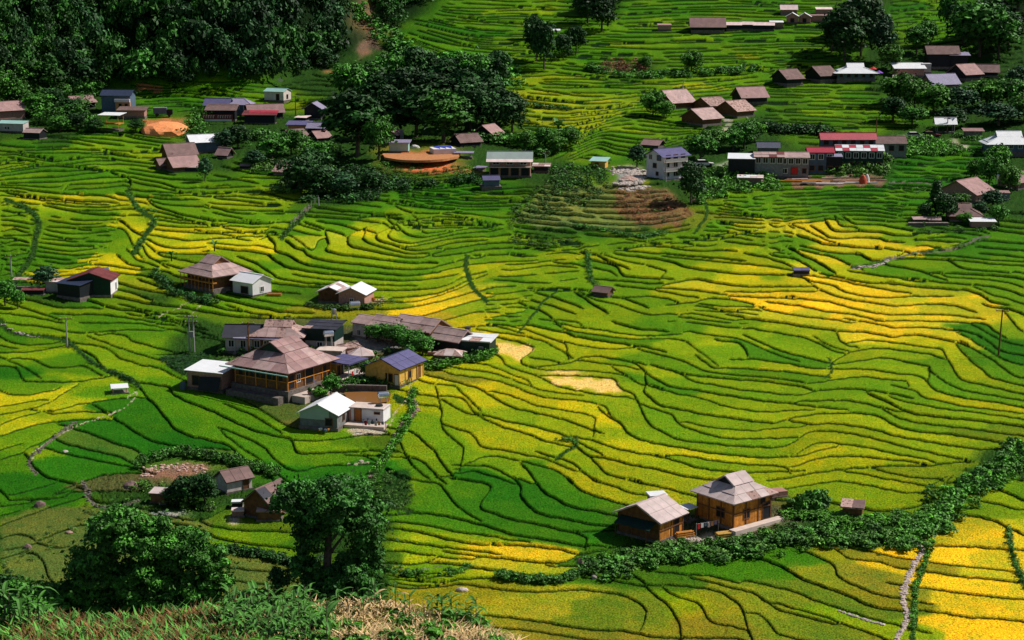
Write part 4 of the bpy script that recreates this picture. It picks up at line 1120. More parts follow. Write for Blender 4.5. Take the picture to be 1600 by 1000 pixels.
B('patched_hut', 'low hut with mottled pink patched hip roof below the right end barn', 'hut', 704, 562, 38, 28, 9, -12, 'hip', 6, 'mottle', 'stone', o=7, ridge=.3, panels=True, pm=['mottle', 'fibrepale'])
B('red_awning', 'small faded red awning beside the right end barn', 'awning', 672, 545, 22, 22, 13, 40, 'shed', 5, 'red', 'wood', o=2, posts='wooddk')
B('red_awning', 'narrow red awning in front of the pale-walled barn', 'awning', 583, 530, 30, 8, 14, -32, 'shed', 3, 'red', 'wood', o=1, posts='post')
B('chimney', 'stone chimney stack with dark cap behind the patched white roof', 'chimney', 731, 540, 7, 7, 28, -20, 'flat', 0, 'dark', 'stone', o=2)
B('brick_planter', 'low terracotta wall planter below the red awning and right end barn', 'planter', 681, 556, 25, 8, 6, -8, 'parapet', 0, 'black', 'brick', o=0)
# red-roofed group, left
B('red_roof_house', 'house with old red gable roof and black gable end, white right wall, left side', 'house', 148, 457, 50, 62, 24, 88, 'gable', 11, 'oldred', 'wallwhite', o=7, pm=['oldred'], panels=True, wins=[('f', .7, .4, .6, 1.2, 'win')],
  extra=lambda r, W, D, H, s: MB().box(-W/2-.12, -W/2-.01, -D/2-.1, D/2+.1, .1, H+.05).prism([(-W/2-.12, -D/2-.1, H+.05), (-W/2-.12, D/2+.1, H+.05), (-W/2-.12, 0, H+11/s)], (.1, 0, 0)).obj('dark_gable_wall', M('green'), r))
B('navy_roof_shed', 'black shed with navy single-slope roof in front of the old red roof', 'shed', 124, 463, 46, 46, 20, -30, 'shed', 7, 'navy', 'black', o=5)
B('pink_roof_shed', 'long low shed with patchy pinkish roof left of the navy roof', 'shed', 92, 455, 36, 18, 15, -4, 'shed', 3, 'pinkw', 'wallpale', o=5, pm=['pinkw', 'mottle'], panels=True)
B('pink_roof_shed', 'narrow open shed with rusty pale roof at far left behind bushes', 'shed', 42, 450, 38, 10, 13, -2, 'shed', 2, 'mottle', 'wallpale', o=3, posts='post')
B('red_cloth_stall', 'low dull red and black covered stall left of the black shed', 'stall', 52, 460, 34, 10, 7, 0, 'shed', 2, 'oldred', 'black', o=2)
water_tank(166, 440, gpt(166, 440).z+1.6, 'small steel tank beside the old red roof', .35, stand=.3)
# upper-left stilt house
def e1(root, W, D, H, s):
    MB().box(-W/2-.9, W/2+.9, -D/2-.9, -D/2-.02, H*.45, H*.51).obj('balcony_floor', M('wood'), root)
    for i in range(10):
        a = -W/2-.8+(W+1.6)*i/9; MB().box(a-.05, a+.05, -D/2-.88, -D/2-.80, .1, H-.3).obj('balcony_post', M('wood'), root)
    MB().box(-W/2-.9, W/2+.9, -D/2-.88, -D/2-.82, H*.74, H*.78).obj('balcony_rail', M('wood'), root)
B('stilt_house', 'brown hip-roofed stilt house with timber balcony standing alone above the terraces', 'house', 337, 448, 66, 58, 29, -43, 'dutch', 19, 'fibre', 'wooddk', o=20, ridge=.42, panels=True, plinth=4, wins=auto_wins(5, v=.5, kind='dark'), extra=e1)
B('pale_house', 'pale blue-white house with white gable roof beside the stilt house with balcony', 'house', 394, 457, 44, 40, 21, -38, 'gable', 9, 'white', 'wallwhite', o=7, wins=[('r', .5, .5, .7, .8, 'win'), ('f', .6, .3, 1.6, 1.1, 'dark')])
B('brick_cabin', 'pink brick cabin with white gable roof, right one of the twin cabins', 'cabin', 557, 473, 46, 42, 18, 76, 'gable', 9, 'white', 'brick', o=8, wins=[('l', .5, .5, .6, .6, 'win')])
B('brown_cabin', 'dark brown cabin with pale roof, left one of the twin cabins', 'cabin', 523, 468, 44, 38, 15, 76, 'gable', 8, 'pinkw', 'wooddk', o=8, pm=['white', 'fibre'], panels=True)
B('white_tent', 'tiny white cover on the ground before the pink brick cabin', 'cover', 548, 477, 14, 10, 3, 10, 'hip', 4, 'white', 'white', o=2, ridge=.2)
# lower left
def g1(root, W, D, H, s): pass
B('stone_shed', 'small whitewashed shed with dark grey gable roof beside the dark bushes', 'shed', 366, 763, 44, 34, 19, 38, 'gable', 12, 'brown', 'wallpale', o=7, panels=True, pm=['brown'], wins=[('f', .75, .1, .7, 1.2, 'wdoor')])
B('dark_barn', 'barn with steep dark weathered roof half hidden by the tall ivy-clad tree', 'barn', 420, 800, 60, 50, 22, 62, 'gable', 22, 'brown', 'wooddk', o=9, panels=True, pm=['brown', 'dark'])
B('lean_to', 'low lean-to with pinkish roof at the foot of the steep dark barn roof', 'lean-to', 422, 811, 36, 20, 14, 0, 'shed', 5, 'fibre', 'wooddk', o=4, panels=True, pm=['fibre'])
B('plank_hut', 'little plank hut with tilted grey sheet roof left of the dark bushes', 'hut', 251, 784, 24, 20, 16, -12, 'shed', 3, 'fibrepale', 'wooddk', o=5, posts=False)
B('white_cover', 'small dark box with bright white lid beside the steep dark barn', 'cover', 371, 792, 16, 12, 8, 5, 'flat', 0, 'white', 'black', o=2)
B('white_cover', 'dirty white cloth-covered box in front of the white-lidded box', 'cover', 372, 806, 18, 14, 9, 5, 'flat', 0, 'pinkw', 'brick', o=2)
B('field_shelter', 'open white-roofed shelter on sticks in the yellow paddy at left', 'shelter', 187, 613, 24, 20, 8, 15, 'shed', 2, 'white', 'wood', o=3, posts='bamboo')
B('field_hut', 'tiny brown gabled hut alone in the central paddies', 'hut', 943, 461, 24, 20, 6, -30, 'gable', 6, 'brown', 'wooddk', o=7, panels=True, pm=['brown'])
B('field_hut', 'tiny violet panelled roof alone in the paddies below the upper gold terraces', 'hut', 1252, 428, 24, 12, 5, -3, 'shed', 3, 'violet', 'black', o=2, panels=True, pm=['violet'])
B('green_tarp_pen', 'green netted pen at the far left edge above the creek', 'pen', 10, 472, 34, 10, 5, 20, 'shed', 1, 'greennet', 'stone', o=1) if 'greennet' in MDEF else None
# ================================================================ farther houses
def far(name, label, px, py, W, D, H, yaw, roof, rise, rm, wm, wins=(), cat='house', **k):
    k.setdefault('o', 7); return B(name, label, cat, px, py, W, D, H, yaw, roof, rise, rm, wm, wins=wins, **k)
far('farmhouse', 'pinkish-roofed farmhouse left of the hillside group, tree beside its left gable', 1053, 167, 42, 46, 10, 34, 'gable', 16, 'fibre', 'wooddk')
far('farmhouse', 'small mottled-roof farmhouse between two larger ones in the hillside group', 1110, 172, 34, 42, 9, 34, 'gable', 10, 'mottle', 'wooddk')
far('farmhouse', 'mossy pink-roofed farmhouse at the right of the hillside group, by the sandy path', 1148, 179, 36, 48, 8, 38, 'gable', 13, 'mottle', 'wooddk')
far('farmhouse', 'front farmhouse of the hillside group, pink roof above the curved terraces', 1096, 194, 40, 48, 9, 38, 'gable', 13, 'fibre', 'wooddk')
far('farmhouse', 'plain brown-roofed farmhouse standing highest in the hillside group', 1171, 160, 42, 38, 9, 18, 'gable', 13, 'mauve', 'black')
far('farmhouse', 'brown gabled farmhouse left of the white-roofed homestead at upper right', 1230, 131, 30, 38, 9, 30, 'gable', 12, 'brown', 'black')
far('farmhouse', 'dark brown farmhouse touching the left side of the white-roofed homestead', 1282, 124, 30, 38, 8, 30, 'gable', 12, 'brown', 'black')
far('homestead', 'white hip-roofed homestead with blue tarpaulins and purple parasol at upper right', 1335, 124, 58, 36, 12, -2, 'dutch', 11, 'white', 'blueg', o=12, ridge=.4, wins=auto_wins(5, v=.5, kind='dark'))
far('shed', 'white-roofed shed with pink eaves beside the scaffold frame, upper right', 1419, 118, 44, 24, 11, 0, 'shed', 7, 'white', 'brick', cat='shed')
far('scaffold_frame', 'white open frame of boxes right of the pink-eaved white roof', 1446, 115, 14, 14, 13, 0, 'flat', 0, 'frame', 'wallpale', cat='frame', o=1)
far('farmhouse', 'farmhouse with shining pale roof and reddish wall below the dark barn', 1468, 140, 46, 36, 11, 18, 'gable', 13, 'lav', 'brick')
far('barn', 'tall dark barn in the shade of the big trees, upper right', 1470, 104, 46, 30, 22, 0, 'gable', 10, 'brown', 'black', cat='barn')
far('shed', 'small grey roof leaning on the tall dark barn', 1497, 106, 26, 22, 18, -4, 'shed', 4, 'lav', 'black', cat='shed')
far('farmhouse', 'brown-roofed farmhouse right of the shining pale roof', 1507, 122, 34, 38, 8, 32, 'gable', 13, 'mauve', 'black')
far('farmhouse', 'dark-roofed farmhouse half hidden at the right of the brown roof, upper right', 1540, 118, 34, 24, 8, -8, 'gable', 9, 'brown', 'black')
far('gable_hut', 'low pale-edged gable half hidden by banana plants, upper right', 1412, 130, 28, 18, 5, -12, 'gable', 6, 'pinkw', 'black', cat='hut')
far('stall', 'small brown roof below the shining pale roof, upper right', 1488, 150, 24, 12, 6, 4, 'shed', 3, 'brown', 'black', cat='stall')
far('open_shed', 'open shed with white roof on posts beside the road and tall pole', 1476, 206, 28, 18, 15, -3, 'gable', 7, 'white', 'black', posts='post', cat='shed')
far('shed', 'low brown-roofed block shed right of the open white shed', 1520, 213, 26, 12, 8, -2, 'shed', 3, 'mauve', 'stone', cat='shed')
far('villa', 'large white hip-roofed house at the right edge above dark terraces', 1574, 240, 70, 42, 20, -1, 'dutch', 15, 'white', 'blueg', o=10, ridge=.5, wins=auto_wins(5, v=.8), plinth=5)
far('guesthouse', 'three-storey white guesthouse with violet roof above the dry terraces', 1042, 278, 50, 40, 37, 36, 'gable', 9, 'violet', 'wallwhite', o=8, plinth=1,
    wins=auto_wins(3, v=.6, w=1.1, h=1.3, rows=2, step=2.0)+[('l', .5, 2.4, 1.0, .9, 'dark'), ('l', .35, .8, .7, .7, 'dark'), ('l', .75, 4.1, .9, 1.0, 'win'), ('l', .25, 4.1, 1.2, 1.0, 'blueg'), ('f', .2, 4.2, 1, 1, 'dark'), ('f', .5, 4.2, 1, 1, 'dark'), ('f', .8, 4.2, 1, 1, 'dark')],
    extra=lambda r, W, D, H, s: [MB().box(-W/2-.2, W/2*.7, -D/2-1.1, -D/2-.12, z, z+.14).obj('balcony_slab', M('conc'), r) for z in (1.9, 3.9)] and [MB().box(-W/2-.2, W/2*.7, -D/2-1.1, -D/2-1.04, z+.14, z+.75).obj('balcony_rail', M('post'), r) for z in (1.9, 3.9)])
far('gable_hut', 'grey gable roof peeping behind the three-storey guesthouse', 1021, 228, 26, 22, 4, -30, 'gable', 6, 'mauve', 'black', cat='hut')
far('hut', 'little yellow-walled hut with teal roof above the rubble slope', 937, 262, 22, 18, 11, -18, 'shed', 4, 'teal', 'bamboo', wins=[('f', .4, .2, .7, 1.0, 'wdoor')], cat='hut')
far('homestay', 'two-storey brown homestay with grey-green roof and pink eaves strip, right of the threshing floor', 797, 274, 64, 30, 29, -2, 'gable', 8, 'greygreen', 'brick', o=8,
    wins=auto_wins(3, v=2.7, w=1.3, h=1.0)+auto_wins(4, v=.3, w=1.6, h=1.7, kind='dark'),
    extra=lambda r, W, D, H, s: (MB().prism([(-W/2-.6, -D/2-1.7, H-.75), (W/2+.6, -D/2-1.7, H-.75), (W/2+.6, -D/2-.5, H-.25), (-W/2-.6, -D/2-.5, H-.25)], (0, 0, .08)).obj('eaves_roof', M('pinkw'), r), MB().box(-W/2-.3, W/2+.3, -D/2-1.0, -D/2-.1, H*.5, H*.54).obj('balcony_slab', M('conc'), r)))
far('hut', 'small rusty striped roof right of the brown homestay', 846, 268, 22, 16, 7, -6, 'shed', 3, 'mottle', 'black', cat='hut', pm=['mottle', 'pinkw'], panels=True)
far('cubby_house', 'dark blue-grey cube house with violet roof on a stone base in the green terraces', 767, 296, 24, 22, 14, 8, 'gable', 5, 'violet', 'blueg', o=4, plinth=4)
far('roof_terrace', 'white walled roof block with crumpled blue tarpaulin beside the threshing floor', 692, 240, 36, 32, 9, 14, 'parapet', 0, 'lav', 'wallwhite', o=0,
    extra=lambda r, W, D, H, s: [MB().prism([(-W*.4+i*W*.26, -D*.4, H-.28), (-W*.18+i*W*.26, -D*.42, H-.05), (-W*.1+i*W*.26, D*.4, H+.25), (-W*.34+i*W*.26, D*.42, H)], (0, 0, .06)).obj('blue_tarpaulin', M('tarp'), r) for i in range(3)], cat='outbuilding')
far('awning', 'flat lavender sheet awning between the white roof block and brown homestay', 725, 246, 24, 12, 7, -3, 'shed', 1, 'lav', 'black', posts='post', cat='awning')
far('shed', 'teal-walled shed with pale flat roof at the left edge of the threshing floor', 624, 236, 30, 20, 14, -3, 'shed', 2, 'lav', 'teal', cat='shed')
far('farmhouse', 'brown double-gabled farmhouse behind the teal-walled shed', 611, 222, 26, 26, 14, 72, 'gable', 9, 'mauve', 'black')
far('chimney', 'grey block pillar right of the double-gabled farmhouse', 628, 222, 5, 6, 18, -3, 'flat', 0, 'post', 'wallgrey', cat='pillar', o=1)
far('farmhouse', 'brown low-roofed farmhouse under the dark trees, patch of white on its eaves', 728, 226, 34, 36, 7, 28, 'gable', 10, 'brown', 'black')
far('farmhouse', 'farmhouse with pale-edged steep roof just right of the low-roofed one, under trees', 763, 217, 30, 36, 9, 58, 'gable', 12, 'mauve', 'black')
far('tin_hut', 'tiny tilted grey sheet over orange earth below the lavender awning', 750, 266, 12, 10, 3, -30, 'shed', 2, 'lav', 'earth', cat='hut')
far('barn', 'barn with large plain white roof and dark end, beside the brown roofs at left', 318, 235, 46, 36, 15, 24, 'gable', 9, 'white', 'blueg', cat='barn', o=6)
far('farmhouse', 'largest brown-roofed farmhouse below the large plain white roof', 280, 248, 44, 42, 10, 25, 'gable', 14, 'brown', 'wooddk')
far('farmhouse', 'front brown roof of the left farm cluster, facing the paddies', 285, 265, 42, 38, 8, 32, 'gable', 13, 'mauve', 'wooddk')
far('farmhouse', 'small dark gable at the left end of the left farm cluster', 259, 262, 24, 26, 6, 30, 'gable', 8, 'brown', 'wooddk')
far('lean_to', 'pale pink lean-to roof at the front right of the left farm cluster', 303, 268, 26, 9, 6, -2, 'shed', 3, 'fibre', 'black', cat='lean-to', o=2)
far('hut', 'small brown gable half hidden right of the large plain white roof', 352, 246, 18, 18, 6, -25, 'gable', 8, 'mauve', 'black', cat='hut')
far('hut', 'tiny pale roof alone at the hedge between two farm clusters, left', 383, 263, 15, 10, 4, -3, 'shed', 2, 'fibre', 'black', cat='hut', o=2)
far('farmhouse', 'ragged pinkish-brown roof beside the dark bushes under the trees', 452, 272, 32, 34, 6, -32, 'gable', 12, 'mottle', 'wooddk')
far('block_shed', 'pale block shed with grey-green roof alone in the upper left paddy', 434, 157, 34, 24, 14, -22, 'gable', 4, 'teal', 'wallpale', cat='shed', wins=[('f', .7, .1, .8, 1.6, 'dark'), ('r', .5, .5, .7, 1.0, 'dark')], o=3)
far('barn', 'dark open-fronted barn with pale gable edge left of the tall trees', 492, 184, 28, 26, 16, 82, 'gable', 8, 'lav', 'black', cat='barn', o=6)
far('house', 'blue-grey roofed house at the back of the banner farmyard', 342, 178, 36, 24, 16, -8, 'gable', 8, 'violet', 'blueg', wins=auto_wins(3, v=1.2))
far('house', 'lavender hip-roofed house right behind the banner farmyard', 374, 176, 38, 26, 15, -4, 'hip', 7, 'lav', 'blueg', ridge=.4, wins=auto_wins(3, v=1.2))
far('farmhouse', 'brown panelled roof in the middle of the banner farmyard', 347, 187, 44, 16, 15, -4, 'shed', 8, 'brown', 'black')
far('farmhouse', 'long farmhouse with dusky brown roof behind the red roof, upper left', 414, 183, 52, 30, 10, 16, 'gable', 10, 'mauve', 'black')
far('farmhouse', 'long low farmhouse with dull red roof in front of the dusky brown one', 407, 192, 48, 14, 12, -4, 'shed', 6, 'oldred', 'black', pm=['oldred', 'red'], panels=True)
far('farmhouse', 'violet-roofed orange-walled house left of the tall trees', 468, 204, 32, 20, 9, -5, 'shed', 4, 'violet', 'orange')
far('farmhouse', 'dark violet gable right of the orange-walled house', 497, 208, 26, 22, 8, -10, 'gable', 6, 'lav', 'black')
far('farmhouse', 'lower brown roof beside bananas below the orange-walled house', 460, 218, 28, 30, 7, 40, 'gable', 8, 'brown', 'black')
far('farmhouse', 'brown roof with pale verge at lower right of the orange-walled house', 500, 219, 22, 26, 6, 35, 'gable', 8, 'mauve', 'black')
far('shed', 'whitish patch of roof leaning before the dark open-fronted barn', 473, 190, 14, 12, 5, -20, 'shed', 2, 'pinkw', 'black', cat='shed')
far('village_house', 'two-storey house with orange front, white balcony and navy roof, upper left', 186, 174, 46, 28, 26, -6, 'gable', 7, 'navy', 'blueg', o=5,
    extra=lambda r, W, D, H, s: (MB().box(0, W/2+.05, -D/2-.5, -D/2-.01, .1, H*.66).obj('orange_front', M('orange'), r), MB().box(-.1, W/2+.15, -D/2-1.0, -D/2-.52, H*.60, H*.78).obj('balcony', M('wallwhite'), r), MB().box(W*.12, W*.22, -D/2-.56, -D/2-.505, H*.15, H*.5).obj('window', M('glass'), r), MB().box(W*.33, W*.43, -D/2-.56, -D/2-.505, H*.15, H*.5).obj('window', M('glass'), r)))
far('viewing_hut', 'white-roofed open hut on tall posts below the orange-fronted house', 176, 204, 30, 22, 23, -12, 'shed', 2, 'white', 'wood', posts='bamboo', cat='hut',
    extra=lambda r, W, D, H, s: MB().box(-W/2, W/2, -D/2, D/2, H*.38, H*.44).obj('floor_deck', M('wood'), r))
far('shed', 'low brown roof right of the orange-fronted house', 208, 184, 40, 16, 10, -4, 'shed', 4, 'brown', 'brick', cat='shed')
far('farmhouse', 'brown-roofed farmhouse at the far left edge of the hillside', 11, 184, 42, 44, 14, 36, 'gable', 11, 'mauve', 'brick')
far('shed', 'long shed with thin pale teal eaves at the far left edge', 20, 205, 46, 18, 12, -14, 'shed', 3, 'teal', 'wallpale', cat='shed', o=2, wins=[('f', .35, .6, .4, .5, 'win'), ('f', .45, .6, .4, .5, 'win')])
far('shed', 'pink-roofed shed at the right end of the teal-eaved shed, far left', 55, 216, 28, 20, 10, -18, 'gable', 5, 'fibre', 'black', cat='shed', o=3)
far('farmhouse', 'brown ragged roofs half buried in trees left of the orange-fronted house', 126, 168, 34, 32, 10, 38, 'gable', 8, 'mauve', 'black')
far('farmhouse', 'brown house with pale band high up above the treeline, right of the landslide trees', 1105, 48, 50, 26, 8, -2, 'gable', 12, 'mauve', 'black')
far('field_hut', 'small mauve box hut alone on the high terraces', 1038, 47, 20, 12, 7, -1, 'shed', 2, 'mauve', 'brick', cat='hut', o=2)
for i, (q, w) in enumerate(((1147, 22), (1166, 20), (1184, 20), (1200, 18))):
    far('gable_hut', ['leftmost, widest pale gable in the high row of four huts', 'second pale gable from the left in the high row of four huts', 'third pale gable from the left in the high row of four huts', 'rightmost pale gable in the high row of four huts'][i], q, 46, w, 18, 7, -8, 'gable', 4, 'pinkw', 'black', cat='hut', o=3, group='row of gabled huts on the high terraces')
far('hut', 'white-topped hut at the right end of the high row, beside stacked timber', 1213, 42, 20, 14, 7, -4, 'shed', 2, 'white', 'brick', cat='hut', o=2)
far('villa', 'pink-roofed little house above the twin gables, high upper right', 1232, 22, 24, 16, 6, -3, 'gable', 6, 'pinkw', 'brick', o=4)
far('gable_hut', 'left one of the two pinkish twin gables, high upper right', 1238, 36, 17, 18, 10, 80, 'gable', 5, 'white', 'brick', cat='hut', o=4, wins=[('l', .5, .1, 1, 1.2, 'dark')])
far('gable_hut', 'right one of the two pinkish twin gables, high upper right', 1257, 36, 17, 18, 10, 80, 'gable', 5, 'white', 'brick', cat='hut', o=4, wins=[('l', .5, .1, 1, 1.2, 'dark')])
far('shed', 'pale roof with tan edge left of the dark trees, high upper right', 1287, 22, 24, 12, 6, -2, 'shed', 3, 'pinkw', 'brick', cat='shed', o=2)
far('shed', 'long low brown shed right of the twin gables, high upper right', 1280, 34, 36, 10, 8, -2, 'shed', 2, 'brown', 'brick', cat='shed', o=2)
far('viewing_hut', 'tiny white tower hut with blue base between tree clumps on the high slope', 869, 66, 11, 9, 18, 0, 'shed', 2, 'white', 'frame', cat='hut', posts='post', o=2, extra=lambda r, W, D, H, s: MB().box(-W/2, W/2, -D/2, D/2, .1, H*.3).obj('blue_skirt', M('tarp'), r))
# roadside row
RW = lambda n, v=1.0, **k: auto_wins(n, v=v, w=1.0, h=1.1, **k)
far('black_house', 'black-walled house with white roof at the left end of the roadside row', 1158, 275, 40, 30, 27, -8, 'shed', 5, 'white', 'black', o=3)
far('roadside_house', 'rust-red roofed house with white-framed windows, second in the roadside row', 1200, 275, 44, 30, 30, -4, 'gable', 6, 'oldred', 'wallgrey', wins=RW(4, 3.0, kind='win'), pm=['oldred', 'fibre'], panels=True, o=4)
far('roadside_house', 'house with long dusty pink roof and maroon door, third in the roadside row', 1239, 275, 44, 30, 31, -2, 'gable', 6, 'fibre', 'wallgrey', wins=RW(4, 3.0)+[('f', .5, .7, 1.3, 1.5, 'redcloth'), ('f', .15, .9, 1.2, 1.0, 'win'), ('f', .85, .9, .8, 1.0, 'dark')], o=4)
far('roadside_house', 'dark glass-fronted house with red-capped roof in the middle of the roadside row', 1280, 270, 40, 30, 33, -2, 'gable', 6, 'red', 'blueg', wins=RW(3, 3.2, kind='win')+RW(3, .7, kind='dark'), o=3)
far('roadside_house', 'white and red patch-roofed dark green house right of the glass-fronted one', 1341, 264, 72, 28, 29, -3, 'gable', 7, 'white', 'green', wins=RW(6, 2.6, kind='win')+RW(5, .5, kind='dark'), pm=['white', 'white', 'red'], panels=True, o=4)
far('roadside_house', 'long house with bright crimson roof behind the roadside row', 1323, 246, 84, 22, 30, 1, 'gable', 8, 'red', 'blueg', wins=RW(6, 3.2, kind='dark'), o=5)
far('roadside_house', 'grey block house with dark brown roof at the right end of the roadside row', 1389, 244, 46, 34, 22, 0, 'gable', 9, 'brown', 'wallgrey', wins=RW(3, 1.6, kind='dark'), o=4)
far('roadside_house', 'lavender-roofed low wing in front of the glass-fronted house', 1302, 272, 24, 14, 26, -3, 'shed', 3, 'lav', 'black', wins=RW(2, .5, kind='dark'), o=2)
far('hut', 'blue-grey roofed hut behind the rust-red roofed house', 1200, 238, 30, 18, 10, -2, 'gable', 6, 'navy', 'wallgrey', cat='hut')
far('terrace_cafe', 'small pink brick terrace with two white canopies below the black-walled house', 1172, 287, 34, 16, 9, -8, 'shed', 2, 'pinkw', 'brick', cat='outbuilding', plinth=5, pm=['pinkw', 'white'], panels=True)
# lower right farm
far('farmhouse', 'big farmhouse with sweeping red-brown roof behind the conifer, right side', 1509, 309, 54, 66, 12, 46, 'gable', 17, 'mauve', 'brick', o=9)
far('farmhouse', 'hip-roofed grey-brown farmhouse in front of the sweeping red-brown roof', 1506, 344, 46, 38, 10, -6, 'dutch', 14, 'brown', 'wooddk', o=10, ridge=.35)
far('shed', 'white-roofed timber shed at the front of the lower right farm', 1534, 354, 36, 20, 9, -3, 'shed', 3, 'white', 'brick', cat='shed', o=5)
far('stall', 'left small pink-roofed stall on the garden wall of the lower right farm', 1437, 350, 22, 10, 7, 3, 'shed', 3, 'fibre', 'black', cat='stall', o=2)
far('stall', 'right small pink-roofed stall on the garden wall of the lower right farm', 1460, 350, 18, 10, 7, -6, 'gable', 3, 'fibre', 'black', cat='stall', o=2)
far('garden_wall', 'long pale drystone garden wall in front of the two pink-roofed stalls', 1450, 353, 62, 4, 4, -1, 'flat', 0, 'rock', 'stone', cat='wall', o=0)
far('farmhouse', 'brown roofs cut by the right edge, behind the sweeping red-brown roof', 1588, 291, 40, 40, 10, 35, 'gable', 12, 'mauve', 'brick')
far('shed', 'mauve-roofed block shed at the right of the sweeping red-brown roof', 1566, 310, 20, 14, 9, -3, 'shed', 2, 'mauve', 'wallgrey', cat='shed', o=2)
water_tank(1559, 300, gpt(1559, 304).z+1.6, 'steel tank beside the sweeping red-brown roof', .45, lay=False, stand=1.4)
water_tank(1080, 160, gpt(1080, 160).z+1.0, 'small tank on a post right of the hillside farmhouses', .4, lay=False, stand=.6)
# ---------------------------------------------------------------- foliage
def leafmat(name, col, var=.45):
    m, t, b = nodemat(name)
    n = noise_node(t, 1.1, 3, 'Object'); oi = t.nodes.new('ShaderNodeObjectInfo')
    at = t.nodes.new('ShaderNodeAttribute'); at.attribute_name = 'tone'
    rgb = t.nodes.new('ShaderNodeRGB'); rgb.outputs[0].default_value = (*col, 1)
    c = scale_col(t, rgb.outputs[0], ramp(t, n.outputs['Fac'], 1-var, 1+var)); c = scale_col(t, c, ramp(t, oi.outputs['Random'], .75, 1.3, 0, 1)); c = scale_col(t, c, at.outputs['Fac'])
    t.links.new(c, b.inputs['Base Color']); b.inputs['Roughness'].default_value = .6; b.inputs['Specular IOR Level'].default_value = .22
    return m
LF = dict(gt=leafmat('great_tree_leaf', (.055, .190, .018)), gd=leafmat('ivy_tree_leaf', (.038, .135, .018)), fo=leafmat('forest_leaf', (.016, .062, .014)), fm=leafmat('forest_leaf_light', (.034, .125, .016)), dk=leafmat('dark_tree_leaf', (.021, .078, .013)), md=leafmat('tree_leaf', (.052, .180, .018)), br=leafmat('bright_leaf', (.068, .205, .016)), bl=leafmat('bluish_leaf', (.034, .100, .036)),
          bu=leafmat('bush_leaf', (.052, .160, .018)), bm=leafmat('bamboo_leaf', (.065, .150, .020)), rd=leafmat('dry_leaf', (.20, .085, .045)), st=leafmat('straw', (.62, .42, .20)), gr=leafmat('grass_blade', (.120, .165, .018)),
          pl=leafmat('grass_plume', (.28, .14, .045)), co=leafmat('corn_leaf', (.075, .23, .03)), bark=surf('bark', (.10, .075, .055), .9, .3, 3, bump=.5))
def quads(P0, Nn, size, rg, asp=1.5):
    """many leaf faces: centres, normals, sizes"""
    n = len(P0); Nn = Nn/(np.linalg.norm(Nn, axis=1, keepdims=True)+1e-6)
    r = rg.normal(0, 1, (n, 3)); A = np.cross(Nn, r); A /= (np.linalg.norm(A, axis=1, keepdims=True)+1e-6); Bv = np.cross(Nn, A)
    s = (size*rg.uniform(.6, 1.4, n))[:, None]
    V = np.stack([P0-A*s*asp*.5, P0-Bv*s*.42+A*s*.05, P0+A*s*asp*.5, P0+Bv*s*.42+A*s*.05], 1)
    return V.reshape(-1, 3)
def quadmesh(name, V, m, tone=None, extra=None):
    nf = len(V)//4; me = bpy.data.meshes.new(name); me.vertices.add(len(V)); me.vertices.foreach_set('co', V.astype(np.float32).ravel())
    me.loops.add(nf*4); me.loops.foreach_set('vertex_index', np.arange(nf*4, dtype=np.int32)); me.polygons.add(nf)
    me.polygons.foreach_set('loop_start', np.arange(0, nf*4, 4, dtype=np.int32)); me.update(calc_edges=True); me.materials.append(m)
    a = me.attributes.new('tone', 'FLOAT', 'FACE'); a.data.foreach_set('value', (np.ones(nf) if tone is None else tone).astype(np.float32)); return me
def crown(seed, rad, nclump, per, leaf, cl=.32, z0=0, shape='round', skirt=0.0):
    rg = np.random.default_rng(seed); rx, ry, rz = rad
    d = rg.normal(0, 1, (nclump, 3)); d /= np.linalg.norm(d, axis=1, keepdims=True); d[:, 2] = np.where(d[:, 2] < -.55-skirt, -d[:, 2], d[:, 2])
    rr = rg.uniform(.45, 1.0, nclump)**.6
    lump = 1+.22*np.sin(3*np.arctan2(d[:, 1], d[:, 0])+seed)+.15*np.sin(5*d[:, 2]+seed)
    c = d*rr[:, None]*lump[:, None]
    if shape == 'cone': c[:, :2] *= (1.05-.95*((c[:, 2:3]+1)/2))*1.2
    if shape == 'column': c[:, :2] *= .55+.25*np.sin(c[:, 2:3]*5)**2
    c = c*np.array([rx, ry, rz])*.82
    cr = cl*min(rx, ry, rz)*rg.uniform(.6, 1.3, nclump)
    ci = rg.integers(0, nclump, nclump*per); n = len(ci)
    e = rg.normal(0, 1, (n, 3)); e /= np.linalg.norm(e, axis=1, keepdims=True); e[:, 2] = np.where(e[:, 2] < -.3, -e[:, 2]*.6, e[:, 2])
    Pp = c[ci]+e*cr[ci][:, None]*rg.uniform(.75, 1.08, n)[:, None]*np.array([1.1, 1.1, .8])
    Nn = e+rg.normal(0, .55, (n, 3))+np.array([0, 0, .35])
    V = quads(Pp, Nn, leaf, rg)
    ctone = rg.uniform(.5, 1.7, nclump); tone = ctone[ci]*rg.uniform(.75, 1.3, n)
    # leaves deep in the crown, the inner shade put into a darker tone
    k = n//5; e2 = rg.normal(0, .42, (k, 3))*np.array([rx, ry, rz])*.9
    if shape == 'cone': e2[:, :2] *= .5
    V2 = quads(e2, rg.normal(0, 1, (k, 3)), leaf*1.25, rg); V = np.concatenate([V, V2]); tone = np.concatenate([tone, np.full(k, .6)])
    V[:, 2] += z0
    return V, tone
TT = {}
